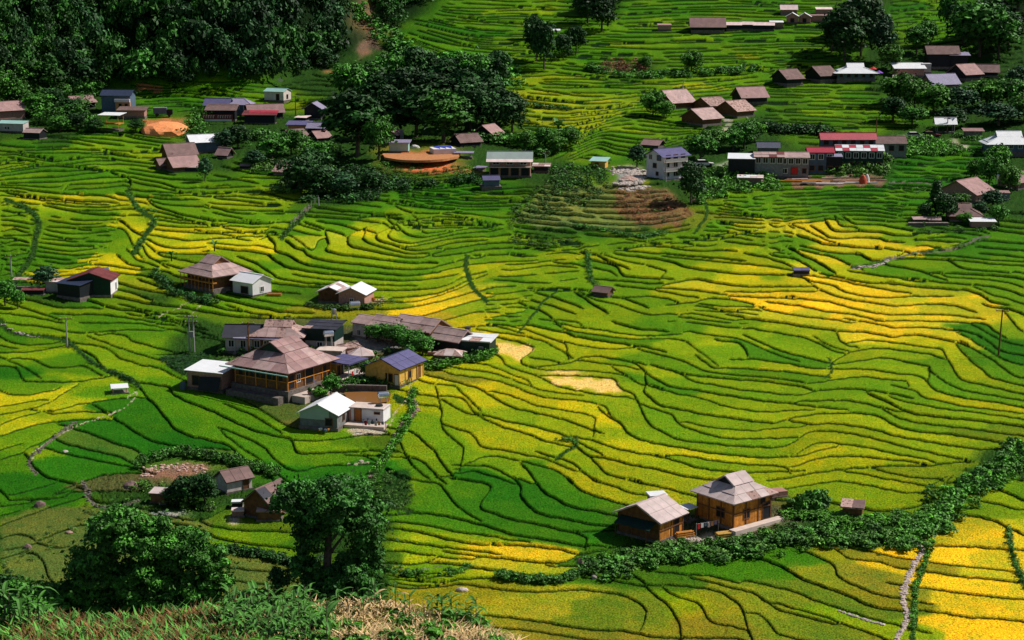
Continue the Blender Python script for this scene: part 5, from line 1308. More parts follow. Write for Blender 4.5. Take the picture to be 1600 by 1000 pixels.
def tree_template(key, rad, nclump, per, leaf, m, trunk_h, trunk_r, seed, shape='round', cl=.32, skirt=0.):
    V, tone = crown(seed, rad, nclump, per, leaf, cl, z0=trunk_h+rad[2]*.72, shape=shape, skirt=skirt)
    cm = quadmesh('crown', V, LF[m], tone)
    rg = random.Random(seed); mb = MB(); th = trunk_h+rad[2]*.8
    pts = [Vector((0, 0, -1.2)), Vector((rg.uniform(-.2, .2), rg.uniform(-.2, .2), th*.5)), Vector((rg.uniform(-.4, .4), rg.uniform(-.4, .4), th))]
    mb.cyl(pts[0], pts[1], trunk_r*1.25, trunk_r*.85, 7).cyl(pts[1], pts[2], trunk_r*.85, trunk_r*.4, 7)
    for i in range(5):
        t = rg.uniform(.35, .95); p = pts[1].lerp(pts[2], t); a = rg.uniform(0, 6.28)
        mb.cyl(p, p+Vector((math.cos(a)*rad[0]*.6, math.sin(a)*rad[1]*.6, rad[2]*rg.uniform(.2, .6))), trunk_r*.4, trunk_r*.12, 5)
    TT[key] = (cm, mesh_from('trunk', mb.v, mb.f, LF['bark']), 2*rad[0], trunk_h+rad[2]*1.72)
# unit-ish templates, metres
for i in range(3): tree_template('r%d' % i, (3.4, 3.2, 3.3), 60, 42, .42, ['dk', 'md', 'dk'][i], 2.0, .22, 10+i)
for i in range(2): tree_template('t%d' % i, (2.9, 2.9, 5.0), 70, 42, .42, ['dk', 'md'][i], 2.2, .22, 20+i, cl=.36)
tree_template('b0', (3.6, 3.4, 3.2), 60, 42, .42, 'br', 1.2, .2, 31); tree_template('l0', (3.2, 3.0, 3.4), 60, 40, .38, 'bl', 1.8, .2, 33)
tree_template('c0', (2.2, 2.2, 5.2), 70, 40, .36, 'dk', 1.0, .18, 35, shape='cone', cl=.30)
tree_template('s0', (1.9, 1.8, 1.5), 30, 42, .26, 'bu', .1, .1, 37); tree_template('s1', (1.9, 1.8, 1.5), 30, 42, .26, 'dk', .1, .1, 38); tree_template('s2', (1.9, 1.8, 1.6), 30, 42, .26, 'bm', .1, .1, 39)
def tree(key, px, py, w, h, label, group=None, name=None, cat='tree', rz=None):
    cm, tm, tw, th = TT[key]; s = scale_at(px, py); p = gpt(px, py)
    nm = name or ('shrub' if key[0] == 's' else 'conifer_tree' if key[0] == 'c' else 'broadleaf_tree')
    r = empty(nm, (p.x, p.y, p.z), rnd.uniform(0, 6.28) if rz is None else rz); fx = w/s/tw; fz = h/s/th; r.scale = (fx, fx, fz)
    tag(r, label, cat, group)
    for n_, me in (('crown', cm), ('trunk', tm)):
        o = bpy.data.objects.new(n_, me); COL.objects.link(o); o.parent = r
    return r
ORDS = 'leftmost,second from left,third from left,fourth from left,fifth from left,sixth from left,seventh from left,eighth from left,ninth from left,tenth from left'.split(',')
def rank(i, n): return ORDS[i] if i < min(10, (n+1)//2) else ORDS[n-1-i].replace('left', 'right') if n-1-i < 10 else 'middle'
def grove(spec, label, group, keys):
    qs = sorted([[float(v) for v in q.split(',')] for q in spec.split()], key=lambda a: a[0]); n = len(qs)
    ORD = ORDS = 'leftmost,second from left,third from left,fourth from left,fifth from left,sixth from left,seventh from left,eighth from left,ninth from left,tenth from left'.split(',')
    for i, a in enumerate(qs):
        o_ = ORD[i] if i < min(10, (n+1)//2) else ORD[n-1-i].replace('left', 'right') if n-1-i < 10 else 'middle'
        lab = label
        if n > 1: label_ = label+', '+o_
        else: label_ = label
        tree(rnd.choice(keys), a[0], a[1], a[2], a[3], label_, group)
grove("545,160,60,62 580,152,56,58 612,142,60,62 645,140,62,62 672,134,54,50 702,150,64,62 738,150,58,66 775,140,50,60 600,182,70,70 640,182,72,72 680,185,70,75 722,182,66,78 760,176,60,70 790,196,58,60 610,212,70,74 650,214,80,84 694,222,80,86 735,206,66,70 772,206,60,60 800,206,50,50",
      'dark tree in the central grove behind the threshing floor', 'dark trees of the central grove', ['r0', 'r1', 't0', 't0', 't1', 'r2'])
tree('t0', 558, 244, 92, 106, 'tallest dark tree at the front left of the central grove, beside the threshing floor')
tree('l0', 712, 200, 40, 62, 'pale bluish tree standing out in the middle of the central grove')
tree('r1', 592, 250, 50, 70, 'dark tree leaning on the right of the tallest front tree, at the threshing floor edge')
tree('b0', 745, 192, 36, 44, 'fresher green tree on the right flank of the central grove')
grove("838,96,40,62 850,108,44,70 832,62,26,36 880,92,30,36 900,84,32,40", 'dark tree in the gully clump beside the ridge', 'dark trees of the ridge gully', ['r0', 't0', 'r2'])
grove("918,36,46,52 940,48,48,52 935,20,46,44 958,14,40,36 905,20,30,30", 'round dark tree in the top centre clump', 'trees of the top centre clump', ['r0', 'r1', 't0'])
grove("1320,96,60,90 1345,88,60,92 1300,82,40,66 1360,70,50,70 1335,60,60,66", 'very dark tree behind the white-roofed homestead', 'dark trees behind the homestead', ['t0', 'r0', 't0'])
grove("1378,98,44,72 1392,110,40,40", 'lighter tree right of the homestead trees', 'lighter trees beside the homestead', ['b0', 'l0'])
grove("1480,52,34,66 1432,84,40,44 1450,72,30,40", 'slender green tree left of the tall dark barn, upper right', 'trees left of the dark barn', ['t1', 'r1'])
grove("1530,88,90,84 1560,92,70,70 1505,70,60,60 1545,60,70,60 1575,76,50,60", 'big dark tree right of the tall dark barn', 'big trees over the dark barn', ['r0', 't0', 'r1'])
grove("1590,20,70,50 1570,8,60,40", 'dark tree in the top right corner', 'trees in the top right corner', ['r0', 'r1'])
grove("1405,165,60,50 1430,172,50,46 1460,178,60,44 1500,176,60,40 1540,170,60,44 1580,170,60,48 1395,190,50,36 1560,196,70,36 1590,140,40,36 1490,200,50,30 1425,196,50,30 1600,190,50,40", 'green tree in the belt above the road', 'tree belt above the road', ['r1', 'b0', 'r0', 'l0'])
grove("1162,232,46,42 1145,236,36,36 1178,222,36,34", 'green tree behind the left end of the roadside row', 'trees behind the roadside row', ['b0', 'r1'])
tree('b0', 1020, 180, 40, 38, 'bright green tree beside the left gable of the hillside group')
tree('b0', 1038, 184, 34, 26, 'low bright tree right beside the first hillside farmhouse')
tree('r0', 1079, 318, 46, 62, 'round dark tree in front of the three-storey guesthouse')
tree('l0', 995, 262, 34, 36, 'dark bluish tree left of the three-storey guesthouse')
tree('b0', 1080, 112, 36, 32, 'round green tree alone on the upper terraces')
tree('b0', 1008, 108, 22, 20, 'small bush-like tree above the dry reddish patch, upper terraces')
grove("885,232,50,34 868,240,36,30 820,240,40,36 850,238,30,40 1095,250,50,40 1115,236,46,34", 'leafy tree along the upper road', 'trees along the upper road', ['r1', 'l0', 'b0'])
tree('c0', 1462, 338, 36, 56, 'tall narrow conifer left of the sweeping red-brown roof')
grove("1478,345,40,40 1445,344,24,24", 'dark bushy tree at the foot of the narrow conifer', 'trees at the foot of the conifer', ['r0'])
grove("1498,326,34,24 1550,328,40,32 1530,336,26,22 1576,300,36,40 1560,350,32,30 1508,350,24,18", 'garden tree around the lower right farm', 'garden trees of the lower right farm', ['b0', 'r1', 'bl' if 0 else 'l0'])
grove("1545,292,40,50 1560,268,40,40 1525,280,30,30", 'tree below the large white hip-roofed house', 'trees below the white hip-roofed house', ['b0', 'r1'])
grove("320,284,24,38 425,252,50,42 398,262,36,28 350,236,34,34 372,232,36,34 455,242,46,40 500,262,46,40", 'tree between the left farm clusters', 'trees between the left farm clusters', ['r1', 'l0', 'r0'])
grove("470,300,60,56 500,306,60,44 535,306,50,36 490,282,50,50 580,300,40,30", 'dark tree on the bank below the central grove', 'dark trees on the bank below the grove', ['r0', 'l0', 'r2'])
grove("212,207,24,22 120,205,36,26 95,207,36,26 148,208,24,24 60,180,50,36 110,182,34,30 82,176,44,36", 'dark tree at the upper left village edge', 'trees at the upper left village edge', ['r0', 'r1', 't0'])
grove("590,535,40,30 615,540,42,34 640,548,44,34 660,556,40,32", 'courtyard tree by the brown barn row', 'courtyard trees of the village', ['r1', 'b0'])
tree('r1', 517, 618, 30, 34, 'round green tree in front of the huge brown house terrace')
tree('b0', 500, 624, 24, 20, 'low green bush tree beside the round one at the terrace')
tree('t1', 640, 562, 18, 26, 'slim yellowish shrub tree by the little pavilion') ; tree('t1', 572, 590, 20, 28, 'slim shrub tree left of the violet canopy')
tree('l0', 72, 452, 44, 36, 'brownish round tree over the pink patchy shed roof, left'); tree('r1', 8, 478, 40, 42, 'green tree at the far left edge above the creek'); tree('r1', 28, 482, 24, 30, 'smaller green tree right beside the one at the far left edge')
grove("295,790,56,44 320,790,44,48 275,788,36,34", 'dark bushy tree right of the plank hut', 'dark bushes by the plank hut', ['r0', 't0'])
tree('s1', 437, 925, 40, 42, 'small dark shrub at the foot of the tall ivy-clad tree')
grove("30,985,80,86 75,975,60,70 10,960,50,60 55,1000,90,70", 'dark green tree in the lower left corner', 'trees in the lower left corner', ['r1', 'r0'])
# the two great trees near the camera
def great(px, py, label, crowns, seed, leaf, trunk=None, m='md'):
    s = scale_at(px, py); p = gpt(px, py); r = empty('broadleaf_tree', (p.x, p.y, p.z)); tag(r, label, 'tree')
    Vs, Ts = [], []
    for k, (dx, dz, dy, rx, rz, ncl, per) in enumerate(crowns):
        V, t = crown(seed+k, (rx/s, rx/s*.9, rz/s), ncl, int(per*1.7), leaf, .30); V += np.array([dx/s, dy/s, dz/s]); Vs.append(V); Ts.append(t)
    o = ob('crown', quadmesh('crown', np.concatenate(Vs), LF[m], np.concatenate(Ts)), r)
    mb = MB()
    for (x0, z0, x1_, z1_, r0, r1) in trunk: mb.cyl((x0/s, 0, z0/s), (x1_/s, 0, z1_/s), r0, r1, 8)
    mb.obj('trunk', LF['bark'], r)
great(225, 968, 'huge spreading dark green tree filling the lower left, crown wider than tall', [(-34, 138, 0, 54, 46, 60, 95), (26, 122, 2, 46, 40, 46, 95), (70, 102, 3, 46, 44, 46, 95), (108, 72, 5, 36, 50, 40, 90), (-76, 74, -2, 46, 50, 50, 90), (0, 58, -6, 60, 44, 60, 90), (60, 38, -4, 52, 40, 46, 90), (-106, 26, -3, 36, 44, 32, 80), (98, 22, 2, 36, 36, 32, 80), (-40, 14, -5, 56, 34, 44, 90)], 51, .27,
      [(-10, -20, -20, 90, .5, .3), (-20, 60, -60, 130, .3, .1), (-10, 50, 60, 110, .3, .1)], 'gt')
great(528, 935, 'tall dark ivy-clad tree with bare dark trunk near the camera, over the steep dark barn', [(0, 150, 0, 78, 44, 60, 95), (-62, 158, 0, 40, 34, 30, 90), (42, 125, 2, 40, 56, 46, 90), (-38, 110, 0, 38, 44, 36, 80), (-48, 60, 0, 24, 50, 26, 70), (45, 78, 1, 30, 40, 30, 80), (10, 22, -2, 62, 34, 50, 90), (-40, 14, 0, 30, 26, 24, 80), (30, 45, 0, 44, 30, 34, 80)], 61, .26,
      [(-20, -15, -14, 80, .55, .42), (-14, 78, -10, 150, .42, .2), (-12, 90, 34, 150, .2, .08), (-14, 70, 14, 108, .2, .1)], 'gd')
# ---------------------------------------------------------------- wooded mountain and undergrowth: nobody could count these
def scatter_mass(name, label, pts, m, leafk=1.0, per=90, cat='undergrowth'):
    """pts: (px,py,w px,h px). One mesh of many leaf clumps."""
    Vs, Ts = [], []; per = int(per*.56); leafk *= 1.27
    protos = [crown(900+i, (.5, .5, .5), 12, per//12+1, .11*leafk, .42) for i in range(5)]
    for i, (px, py, w, h) in enumerate(pts):
        s = scale_at(px, py); p = gpt(px, py); V, t = protos[i % 5]; a = rnd.uniform(0, 6.28); c, sn = math.cos(a), math.sin(a)
        X = V[:, 0]*c-V[:, 1]*sn; Y = V[:, 0]*sn+V[:, 1]*c
        W = np.stack([X*w/s+p.x, Y*w/s+p.y, (V[:, 2]+.30)*h/s+p.z], 1); Vs.append(W); Ts.append(t*rnd.uniform(.6, 1.5))
    o = ob(name, quadmesh(name, np.concatenate(Vs), LF[m], np.concatenate(Ts))); o['kind'] = 'stuff'; return o
def pts_poly(poly, n, w, h, jit=.4):
    poly = P(poly); xs = [q[0] for q in poly]; ys = [q[1] for q in poly]; out = []
    while len(out) < n:
        x, y = rnd.uniform(min(xs), max(xs)), rnd.uniform(min(ys), max(ys))
        if inpoly(np.array([[x]]), np.array([[y]]), poly)[0, 0]: k = rnd.uniform(1-jit, 1+jit); out.append((x, y, w*k, h*k))
    return sorted(out, key=lambda q: q[1])
def pts_line(line, n, width, w, h, jit=.4):
    sm = smooth(P(line), 2); out = []
    for _ in range(n):
        q = sm[rnd.randrange(len(sm))]; k = rnd.uniform(1-jit, 1+jit); out.append((q[0]+rnd.gauss(0, width*.3), q[1]+rnd.gauss(0, width*.22), w*k, h*k))
    return out
# wooded mountain at upper left
forest = pts_poly("-120,135 150,138 330,135 430,128 545,100 548,60 560,30 555,0 545,-60 -150,-110", 330, 46, 52)

forest = [(x, y, w*rnd.uniform(.6, 1.1), h*rnd.uniform(.7, 1.5)) for x, y, w, h in forest if abs(x-(562+y*.16)) > 20]
scatter_mass('mountain_forest', '', forest[::2], 'fo', leafk=.55, per=800); scatter_mass('mountain_forest', '', forest[1::2], 'fm', leafk=.55, per=800)
scatter_mass('mountain_forest_right', '', pts_poly("608,50 640,28 680,0 760,-60 600,-60 598,30", 60, 34, 40), 'fm', leafk=.5, per=900)
scatter_mass('hillside_forest', '', pts_poly("-60,150 0,150 50,165 70,205 150,207 140,160 165,140 165,120 120,100 40,70 0,50 -100,60", 170, 30, 26), 'md', leafk=.6, per=500)
scatter_mass('hedge', '', pts_line("930,887 960,890 1020,872 1100,866 1180,850 1230,840 1300,842 1370,848 1415,850", 190, 34, 18, 12, .75), 'bu', per=200); scatter_mass('hedge', '', pts_line("930,887 1020,870 1100,864 1180,852 1240,842 1300,846 1400,850", 150, 40, 14, 13, .8), 'br', per=170); scatter_mass('hedge', '', pts_line("930,887 1020,872 1100,868 1180,852 1240,842 1300,846 1400,850", 90, 44, 16, 10, .8), 'bm', per=150)
scatter_mass('hedge', '', pts_line("1415,846 1450,832 1480,800 1510,768 1560,738 1610,708", 95, 46, 18, 13, .75), 'bu', per=200); scatter_mass('hedge', '', pts_line("1415,850 1450,828 1480,800 1510,768 1560,738 1610,708", 190, 50, 15, 12, .8), 'br', per=200)
scatter_mass('thicket', '', pts_line("1230,808 1270,806 1310,815 1370,815 1430,812 1480,795", 220, 20, 17, 11), 'br', per=170)
scatter_mass('thicket', '', pts_line("1240,800 1285,790", 40, 16, 24, 28), 'bu', per=200)
scatter_mass('undergrowth', '', pts_line("780,903 860,910 915,893", 110, 9, 15, 12), 'bu', per=110)
scatter_mass('undergrowth', '', pts_line("585,885 640,898 700,896 740,884", 60, 8, 12, 9), 'bu', per=100)
scatter_mass('undergrowth', '', pts_poly("575,738 620,738 645,760 650,775 630,800 600,800", 80, 9, 6), 'bm', per=100)
scatter_mass('undergrowth', '', pts_line("645,612 640,650 620,690 600,720 585,740", 110, 8, 10, 10), 'br', per=100)
scatter_mass('undergrowth', '', pts_poly("530,614 600,606 640,606 640,600 600,596 540,600", 70, 15, 15), 'bu', per=110)
scatter_mass('undergrowth', '', pts_line("655,575 690,575 720,565 760,560 775,548", 70, 8, 15, 13), 'br', per=110)
scatter_mass('undergrowth', '', pts_poly("340,545 350,530 420,560 500,540 540,560 600,550 620,560 560,580 500,560 420,575 370,580 340,575", 60, 14, 12), 'bu', per=110)
scatter_mass('vegetable_patch', '', pts_poly("250,560 330,552 335,560 300,598 262,575", 160, 7, 4), 'bl', per=50)
scatter_mass('undergrowth', '', pts_line("215,730 250,716 300,712 350,722 400,735 440,745", 130, 10, 15, 14), 'bu', per=110)
scatter_mass('undergrowth', '', pts_line("200,760 240,765 280,790 340,795", 60, 14, 13, 10), 'bm', per=100)
scatter_mass('undergrowth', '', pts_line("340,862 400,868 450,880 500,880", 100, 9, 16, 12), 'dk', per=110)
scatter_mass('undergrowth', '', pts_line("0,900 60,850 140,800 200,790 240,800", 60, 30, 9, 5), 'bm', per=70)
scatter_mass('undergrowth', '', pts_poly("450,275 520,255 620,285 760,290 740,278 640,300 560,320 470,316", 220, 18, 12), 'dk', per=110)
scatter_mass('crop_rows', '', pts_poly("520,270 600,255 740,262 760,284 640,292 540,295", 260, 9, 6), 'br', per=60)
scatter_mass('undergrowth', '', pts_poly("1080,268 1180,262 1230,300 1180,300 1120,312 1085,320", 190, 16, 11), 'br', per=100)
scatter_mass('undergrowth', '', pts_poly("1390,222 1440,216 1500,232 1510,240 1400,248 1380,250", 130, 14, 10), 'br', per=100)
scatter_mass('undergrowth', '', pts_poly("1290,255 1385,245 1390,275 1300,280", 120, 16, 15), 'bm', per=100)
scatter_mass('undergrowth', '', pts_poly("790,340 850,285 900,270 950,275 960,300 880,330 830,352 790,372 850,385 900,370 870,392 800,380", 200, 12, 7), 'bm', per=80)
scatter_mass('undergrowth', '', pts_line("900,355 950,362 1000,370 1040,366", 60, 7, 12, 6), 'bu', per=90)
scatter_mass('terrace_weeds', '', pts_poly("850,287 1040,292 1090,340 1080,362 900,355 800,345", 110, 7, 4), 'bm', per=40)
scatter_mass('undergrowth', '', pts_poly("860,262 930,262 950,285 870,300", 110, 12, 9), 'bu', per=90)
scatter_mass('dry_maize', '', pts_poly("960,292 1040,300 1082,335 1060,352 980,350 960,320", 190, 7, 5), 'rd', per=50)
scatter_mass('dry_maize', '', pts_poly("940,98 1010,98 1015,115 945,115", 70, 9, 9), 'rd', per=60)
scatter_mass('undergrowth', '', pts_line("920,108 960,118 1020,120 1100,116 1180,110", 120, 10, 14, 10), 'bu', per=90)
scatter_mass('undergrowth', '', pts_line("805,160 850,168 890,172", 50, 5, 12, 6), 'bu', per=80)
scatter_mass('undergrowth', '', pts_line("10,312 40,325 60,345 55,375 50,400 30,430 20,440", 40, 8, 8, 5), 'bu', per=80)
scatter_mass('undergrowth', '', pts_line("200,300 215,325 245,335 240,350 222,372 210,395", 40, 8, 8, 5), 'bu', per=80)
scatter_mass('undergrowth', '', pts_line("485,322 470,340 455,355 440,372", 34, 7, 7, 5), 'bm', per=80)
scatter_mass('undergrowth', '', pts_line("917,395 922,420 925,440 935,448", 40, 6, 9, 7), 'bu', per=80)
scatter_mass('undergrowth', '', pts_line("1332,420 1387,408 1437,397 1507,384 1545,372", 60, 4, 7, 4), 'bm', per=70)
scatter_mass('undergrowth', '', pts_line("330,180 300,200 310,215 340,225 400,215 440,222 520,240", 130, 18, 20, 14), 'bu', per=100)
scatter_mass('undergrowth', '', pts_line("400,270 440,262 520,240 500,280 430,300", 90, 16, 18, 12), 'bm', per=100)
scatter_mass('undergrowth', '', pts_line("1190,200 1230,205 1290,208", 110, 10, 18, 11), 'dk', per=100)
scatter_mass('undergrowth', '', pts_line("240,430 270,455 300,470 330,475", 80, 12, 14, 10), 'dk', per=90)
scatter_mass('undergrowth', '', pts_line("480,478 520,484 570,482 610,474", 70, 6, 12, 8), 'bm', per=80)
scatter_mass('undergrowth', '', pts_line("560,20 600,60 650,90 700,100 760,110 800,130", 150, 26, 22, 16), 'md', per=100)
scatter_mass('undergrowth', '', pts_line("870,690 900,688 895,700", 20, 5, 8, 6), 'br', per=80)
scatter_mass('undergrowth', '', pts_line("100,533 150,570 200,592 215,606", 50, 6, 9, 6), 'dk', per=80)
scatter_mass('undergrowth', '', pts_line("1490,215 1530,222 1540,235 1500,240", 30, 8, 10, 8), 'bu', per=80)
scatter_mass('undergrowth', '', pts_line("740,215 780,222 830,230 850,245", 80, 12, 20, 14), 'bu', per=100)
scatter_mass('undergrowth', '', pts_line("1430,300 1480,300 1440,360 1500,362 1560,358", 50, 8, 10, 7), 'bu', per=80)
scatter_mass('undergrowth', '', pts_line("1450,862 1440,895 1430,925 1428,965 1424,1000", 90, 8, 9, 7), 'br', per=80)
scatter_mass('undergrowth', '', pts_line("1577,827 1582,865 1592,895 1605,920", 60, 8, 10, 8), 'bu', per=80)
# ---------------------------------------------------------------- poles, cars, rocks, water, foreground
def pole(px, py, h, label, twin=False, arms=1, m='post', lean=0):
    s = scale_at(px, py); p = gpt(px, py); hh = h/s; r = empty('utility_pole', (p.x, p.y, p.z)); tag(r, label, 'utility pole'); r.rotation_euler = (0, R(lean), 0)
    for a in ((-.35, .35) if twin else (0,)): MB().cyl((a, 0, -.5), (a, 0, hh), .16, .10, 8).obj('shaft', M(m), r)
    for k in range(arms):
        z = hh-.3-k*.8; MB().box(-1.0, 1.0, -.06, .06, z, z+.12).obj('crossarm', M('wooddk'), r)
        for a in (-.9, 0, .9): MB().cyl((a, 0, z+.13), (a, 0, z+.36), .05, .03, 6).obj('insulator', M('frame'), r)
    if twin: MB().box(-.4, .4, -.5, -.15, hh*.42, hh*.58).obj('transformer', M('post'), r)
pole(105, 541, 46, 'plain grey pole at the bend of the creek, left'); pole(300, 550, 58, 'double pole with transformer left of the mottled-roof house', twin=True, arms=2)
pole(1560, 556, 74, 'tall dark pole in the green paddies at the right edge', m='wooddk', lean=2); pole(389, 556, 54, 'thin pole before the lavender canopy', m='wooddk')
pole(18, 432, 34, 'grey pole left of the red-roofed group'); pole(1480, 208, 24, 'pole beside the open white shed by the road', m='wooddk')
pole(1040, 284, 34, 'thin grey pole in front of the guesthouse', arms=0); pole(498, 322, 14, 'short grey post at the ravine fence', arms=0, m='post')
pole(852, 258, 22, 'grey pole right of the brown homestay'); pole(462, 180, 30, 'brown pole before the dark open-fronted barn', m='wooddk')
pole(1063, 160, 36, 'slanting thin pole at the hillside farmhouse', m='post', arms=0, lean=8); pole(1369, 208, 26, 'tall pole behind the crimson roof', m='wooddk')
def car(px, py, rz, col, label, van=False):
    p = gpt(px, py); r = empty('parked_car', (p.x, p.y, p.z+.05), R(rz)); tag(r, label, 'car')
    L, Wd = 2.2, .88
    b = MB().prism([(-L, -Wd, .32), (L, -Wd, .32), (L, -Wd, .72), (L*.55, -Wd, .86), (-L*.98, -Wd, .90)], (0, 2*Wd, 0)); b.obj('body', M(col), r)
    MB().prism([(-L*.92, -Wd*.88, .88), (L*.5, -Wd*.88, .84), (L*.16, -Wd*.80, 1.40), (-L*.7, -Wd*.80, 1.42)], (0, 1.7*Wd, 0)).obj('window', M('glass'), r)
    MB().box(-L*.66, L*.12, -Wd*.82, Wd*.86, 1.425, 1.47).obj('roof', M(col), r)
    for a in (-.62, .62):
        for c in (-1, 1): MB().cyl((a*L, c*Wd*.86, .33), (a*L, c*Wd*1.02, .33), .33, .33, 12).obj('wheel', M('rubber'), r)
car(1430, 216, 2, 'frame', 'white car on the road right of the grey block house'); car(1100, 260, 5, 'frame', 'white car on the road right of the guesthouse'); car(1455, 215, 0, 'oldred', 'dark red car beside the open white shed')
def truck(px, py):
    p = gpt(px, py); r = empty('small_truck', (p.x, p.y, p.z+.1), R(5)); tag(r, 'small dark truck parked above the orange earth slope', 'truck')
    MB().box(-2.4, 1.0, -.9, .9, .6, 2.1).obj('cargo_box', M('blueg'), r); MB().box(1.05, 2.4, -.85, .85, .45, 1.7).obj('cab', M('black'), r); MB().box(-2.4, 1.0, -.9, .9, 2.105, 2.2).obj('roof', M('lav'), r)
    for a in (-1.5, 1.6):
        for c in (-.85, .85): MB().cyl((a, c-.1, .42), (a, c+.1, .42), .42, .42, 12).obj('wheel', M('rubber'), r)
truck(255, 182)
# purple parasol, red tent, tarpaulins
def parasol(px, py, h, w, m, label):
    s = scale_at(px, py); p = gpt(px, py); r = empty('parasol', (p.x, p.y, p.z)); tag(r, label, 'parasol'); hh = h/s; ww = w/s
    MB().cyl((0, 0, 0), (0, 0, hh), .04).obj('pole', M('post'), r); MB().cyl((0, 0, hh*.72), (0, 0, hh), ww/2, .03, 10).obj('canopy', m, r)
MDEF['purple'] = surf('purple_cloth', (.20, .06, .42), .6, .1, 1); MDEF['orangecloth'] = surf('orange_red_cloth', (.55, .08, .03), .6, .15, 1)
parasol(1373, 124, 14, 14, M('purple'), 'purple parasol at the right end of the white-roofed homestead'); parasol(1364, 118, 14, 12, M('redcloth'), 'red and white parasol behind the purple one')
def lump(name, px, py, w, d, h, m, label, cat, kind=None, seed=1, sub=2, jit=.12):
    s = scale_at(px, py); p = gpt(px, py); o = MB().ball((0, 0, 0), 1, seed, sub, (w/2/s, d/2/s, h/s), jit).obj(name, M(m), loc=(p.x, p.y, p.z))
    if kind: o['kind'] = kind
    else: tag(o, label, cat)
    return o
lump('tarpaulin_heap', 1323, 122, 14, 14, 6, 'tarp', 'blue tarpaulin heap in front of the white-roofed homestead', 'tarpaulin', seed=4); lump('sack_heap', 1296, 124, 12, 8, 5, 'frame', 'white sacks left of the blue tarpaulin heap', 'sacks', seed=5)
lump('sack_heap', 1350, 126, 26, 6, 3, 'conc', 'low row of pale sacks right of the blue tarpaulin heap', 'sacks', seed=6)
lump('domed_tent', 1348, 288, 13, 10, 16, 'orangecloth', 'red half-dome tent on the building site below the roadside row', 'tent', seed=3, jit=.02)
lump('domed_tent', 1354, 287, 10, 8, 16, 'frame', 'white lining side of the half-dome tent on the building site', 'tent', seed=3, jit=.02)
lump('white_heap', 648, 231, 16, 8, 5, 'frame', 'white covered heap at the back of the threshing floor', 'heap', seed=8)
lump('boulder', 1088, 315, 20, 10, 5, 'brick', 'reddish rubble beside the round dark guesthouse tree', 'rubble', seed=9); lump('white_cover', 1102, 300, 10, 6, 3, 'frame', 'tiny white cover above the reddish rubble', 'cover', seed=9)
for (x, y, w, l) in ((62, 790, 19, 'dark round straw mound at the paddy corner, far left'), (205, 762, 24, 'dark straw mound left of the brown plot'), (43, 856, 14, 'small straw mound in the rough pasture')):
    lump('straw_mound', x, y, w, w*.8, w*.45, 'brown', l, 'straw mound', seed=int(x))
lump('boulder', 108, 832, 12, 10, 3, 'rock2', 'pinkish boulder in the rough pasture', 'boulder', seed=22); lump('boulder', 722, 922, 20, 12, 5, 'rock', 'grey boulder pile in the olive paddy at the bottom', 'boulder', seed=23)
lump('boulder', 102, 706, 10, 8, 3, 'rock', 'pale boulder beside the field track, left', 'boulder', seed=24); lump('boulder', 564, 721, 9, 7, 3, 'rock', 'pale boulder at the ditch below the white house', 'boulder', seed=25)
lump('boulder', 907, 880, 12, 8, 8, 'rock2', 'brownish boulder where the gold strips meet the hedge', 'boulder', seed=26); lump('boulder', 928, 902, 9, 7, 4, 'rock', 'pale boulder at the left end of the hedge', 'boulder', seed=27)
# threshing floor, earth slopes
def disc(px, py, rx, ry, h, m, name):
    s = scale_at(px, py); p = gpt(px, py); n = 40; k = 1/abs(pix(p.x, p.y+1, p.z)[1]-pix(p.x, p.y, p.z)[1])
    poly = [Vector((rx/s*math.cos(2*math.pi*i/n)*(1+.03*math.sin(i*1.7)), ry*k*math.sin(2*math.pi*i/n), 0)) for i in range(n)]
    o = MB().prism(poly, (0, 0, h)).obj(name, M(m), loc=(p.x, p.y, p.z-.25)); o['kind'] = 'structure'; return o
disc(658, 243, 60, 9, .5, 'earthtan', 'threshing_floor')
def heap(px, py, w, d, h, m, name, seed):
    s = scale_at(px, py); p = gpt(px, py); o = MB().ball((0, 0, -.2), 1, seed, 3, (w/2/s, d/2/s, h/s), .05).obj(name, M(m), loc=(p.x, p.y, p.z)); o['kind'] = 'structure'
heap(258, 204, 76, 90, 15, 'earth', 'earth_slope', 3)
heap(982, 282, 34, 40, 8, 'rock2', 'rubble_slope', 4)
# stones strewn along tracks
def stones(line, n, width, r, m):
    sm = smooth(P(line), 2); mb = MB()
    for i in range(n):
        q = sm[rnd.randrange(len(sm))]; x, y = q[0]+rnd.gauss(0, width*.35), q[1]+rnd.gauss(0, width*.2); p = gpt(x, y); mb.ball((p.x, p.y, gz(x, y)+.02), r*rnd.uniform(.5, 1.5), i, 0, (1.2, 1, .7), .3)
    o = mb.obj('strewn_stones', M(m)); o['kind'] = 'stuff'
stones("1428,848 1440,857 1438,868 1425,890 1415,915 1412,940 1418,965 1410,985 1400,1000", 480, 6, .15, 'conc')
stones("1312,955 1345,966 1380,976", 70, 2, .16, 'rock'); stones("645,622 652,640 630,665 607,700 590,730 578,745", 200, 5, .17, 'rock2')
stones("118,660 95,675 60,705 45,720 55,740", 55, 7, .15, 'stone'); stones("130,755 138,770 145,785 170,795 215,782", 80, 7, .17, 'stone')
stones("1332,420 1362,417 1387,407", 60, 4, .25, 'rock'); stones("220,742 260,730 320,735", 130, 14, .16, 'rock2'); stones("960,268 1000,272 975,290 1005,292", 420, 16, .35, 'rock'); stones("620,590 640,585 650,575", 120, 8, .2, 'rock2')
stones("1020,848 1060,842 1100,846", 60, 6, .16, 'conc'); stones("0,505 25,520 60,527", 40, 3, .2, 'rock'); stones("1110,850 1130,846", 30, 4, .25, 'rock')
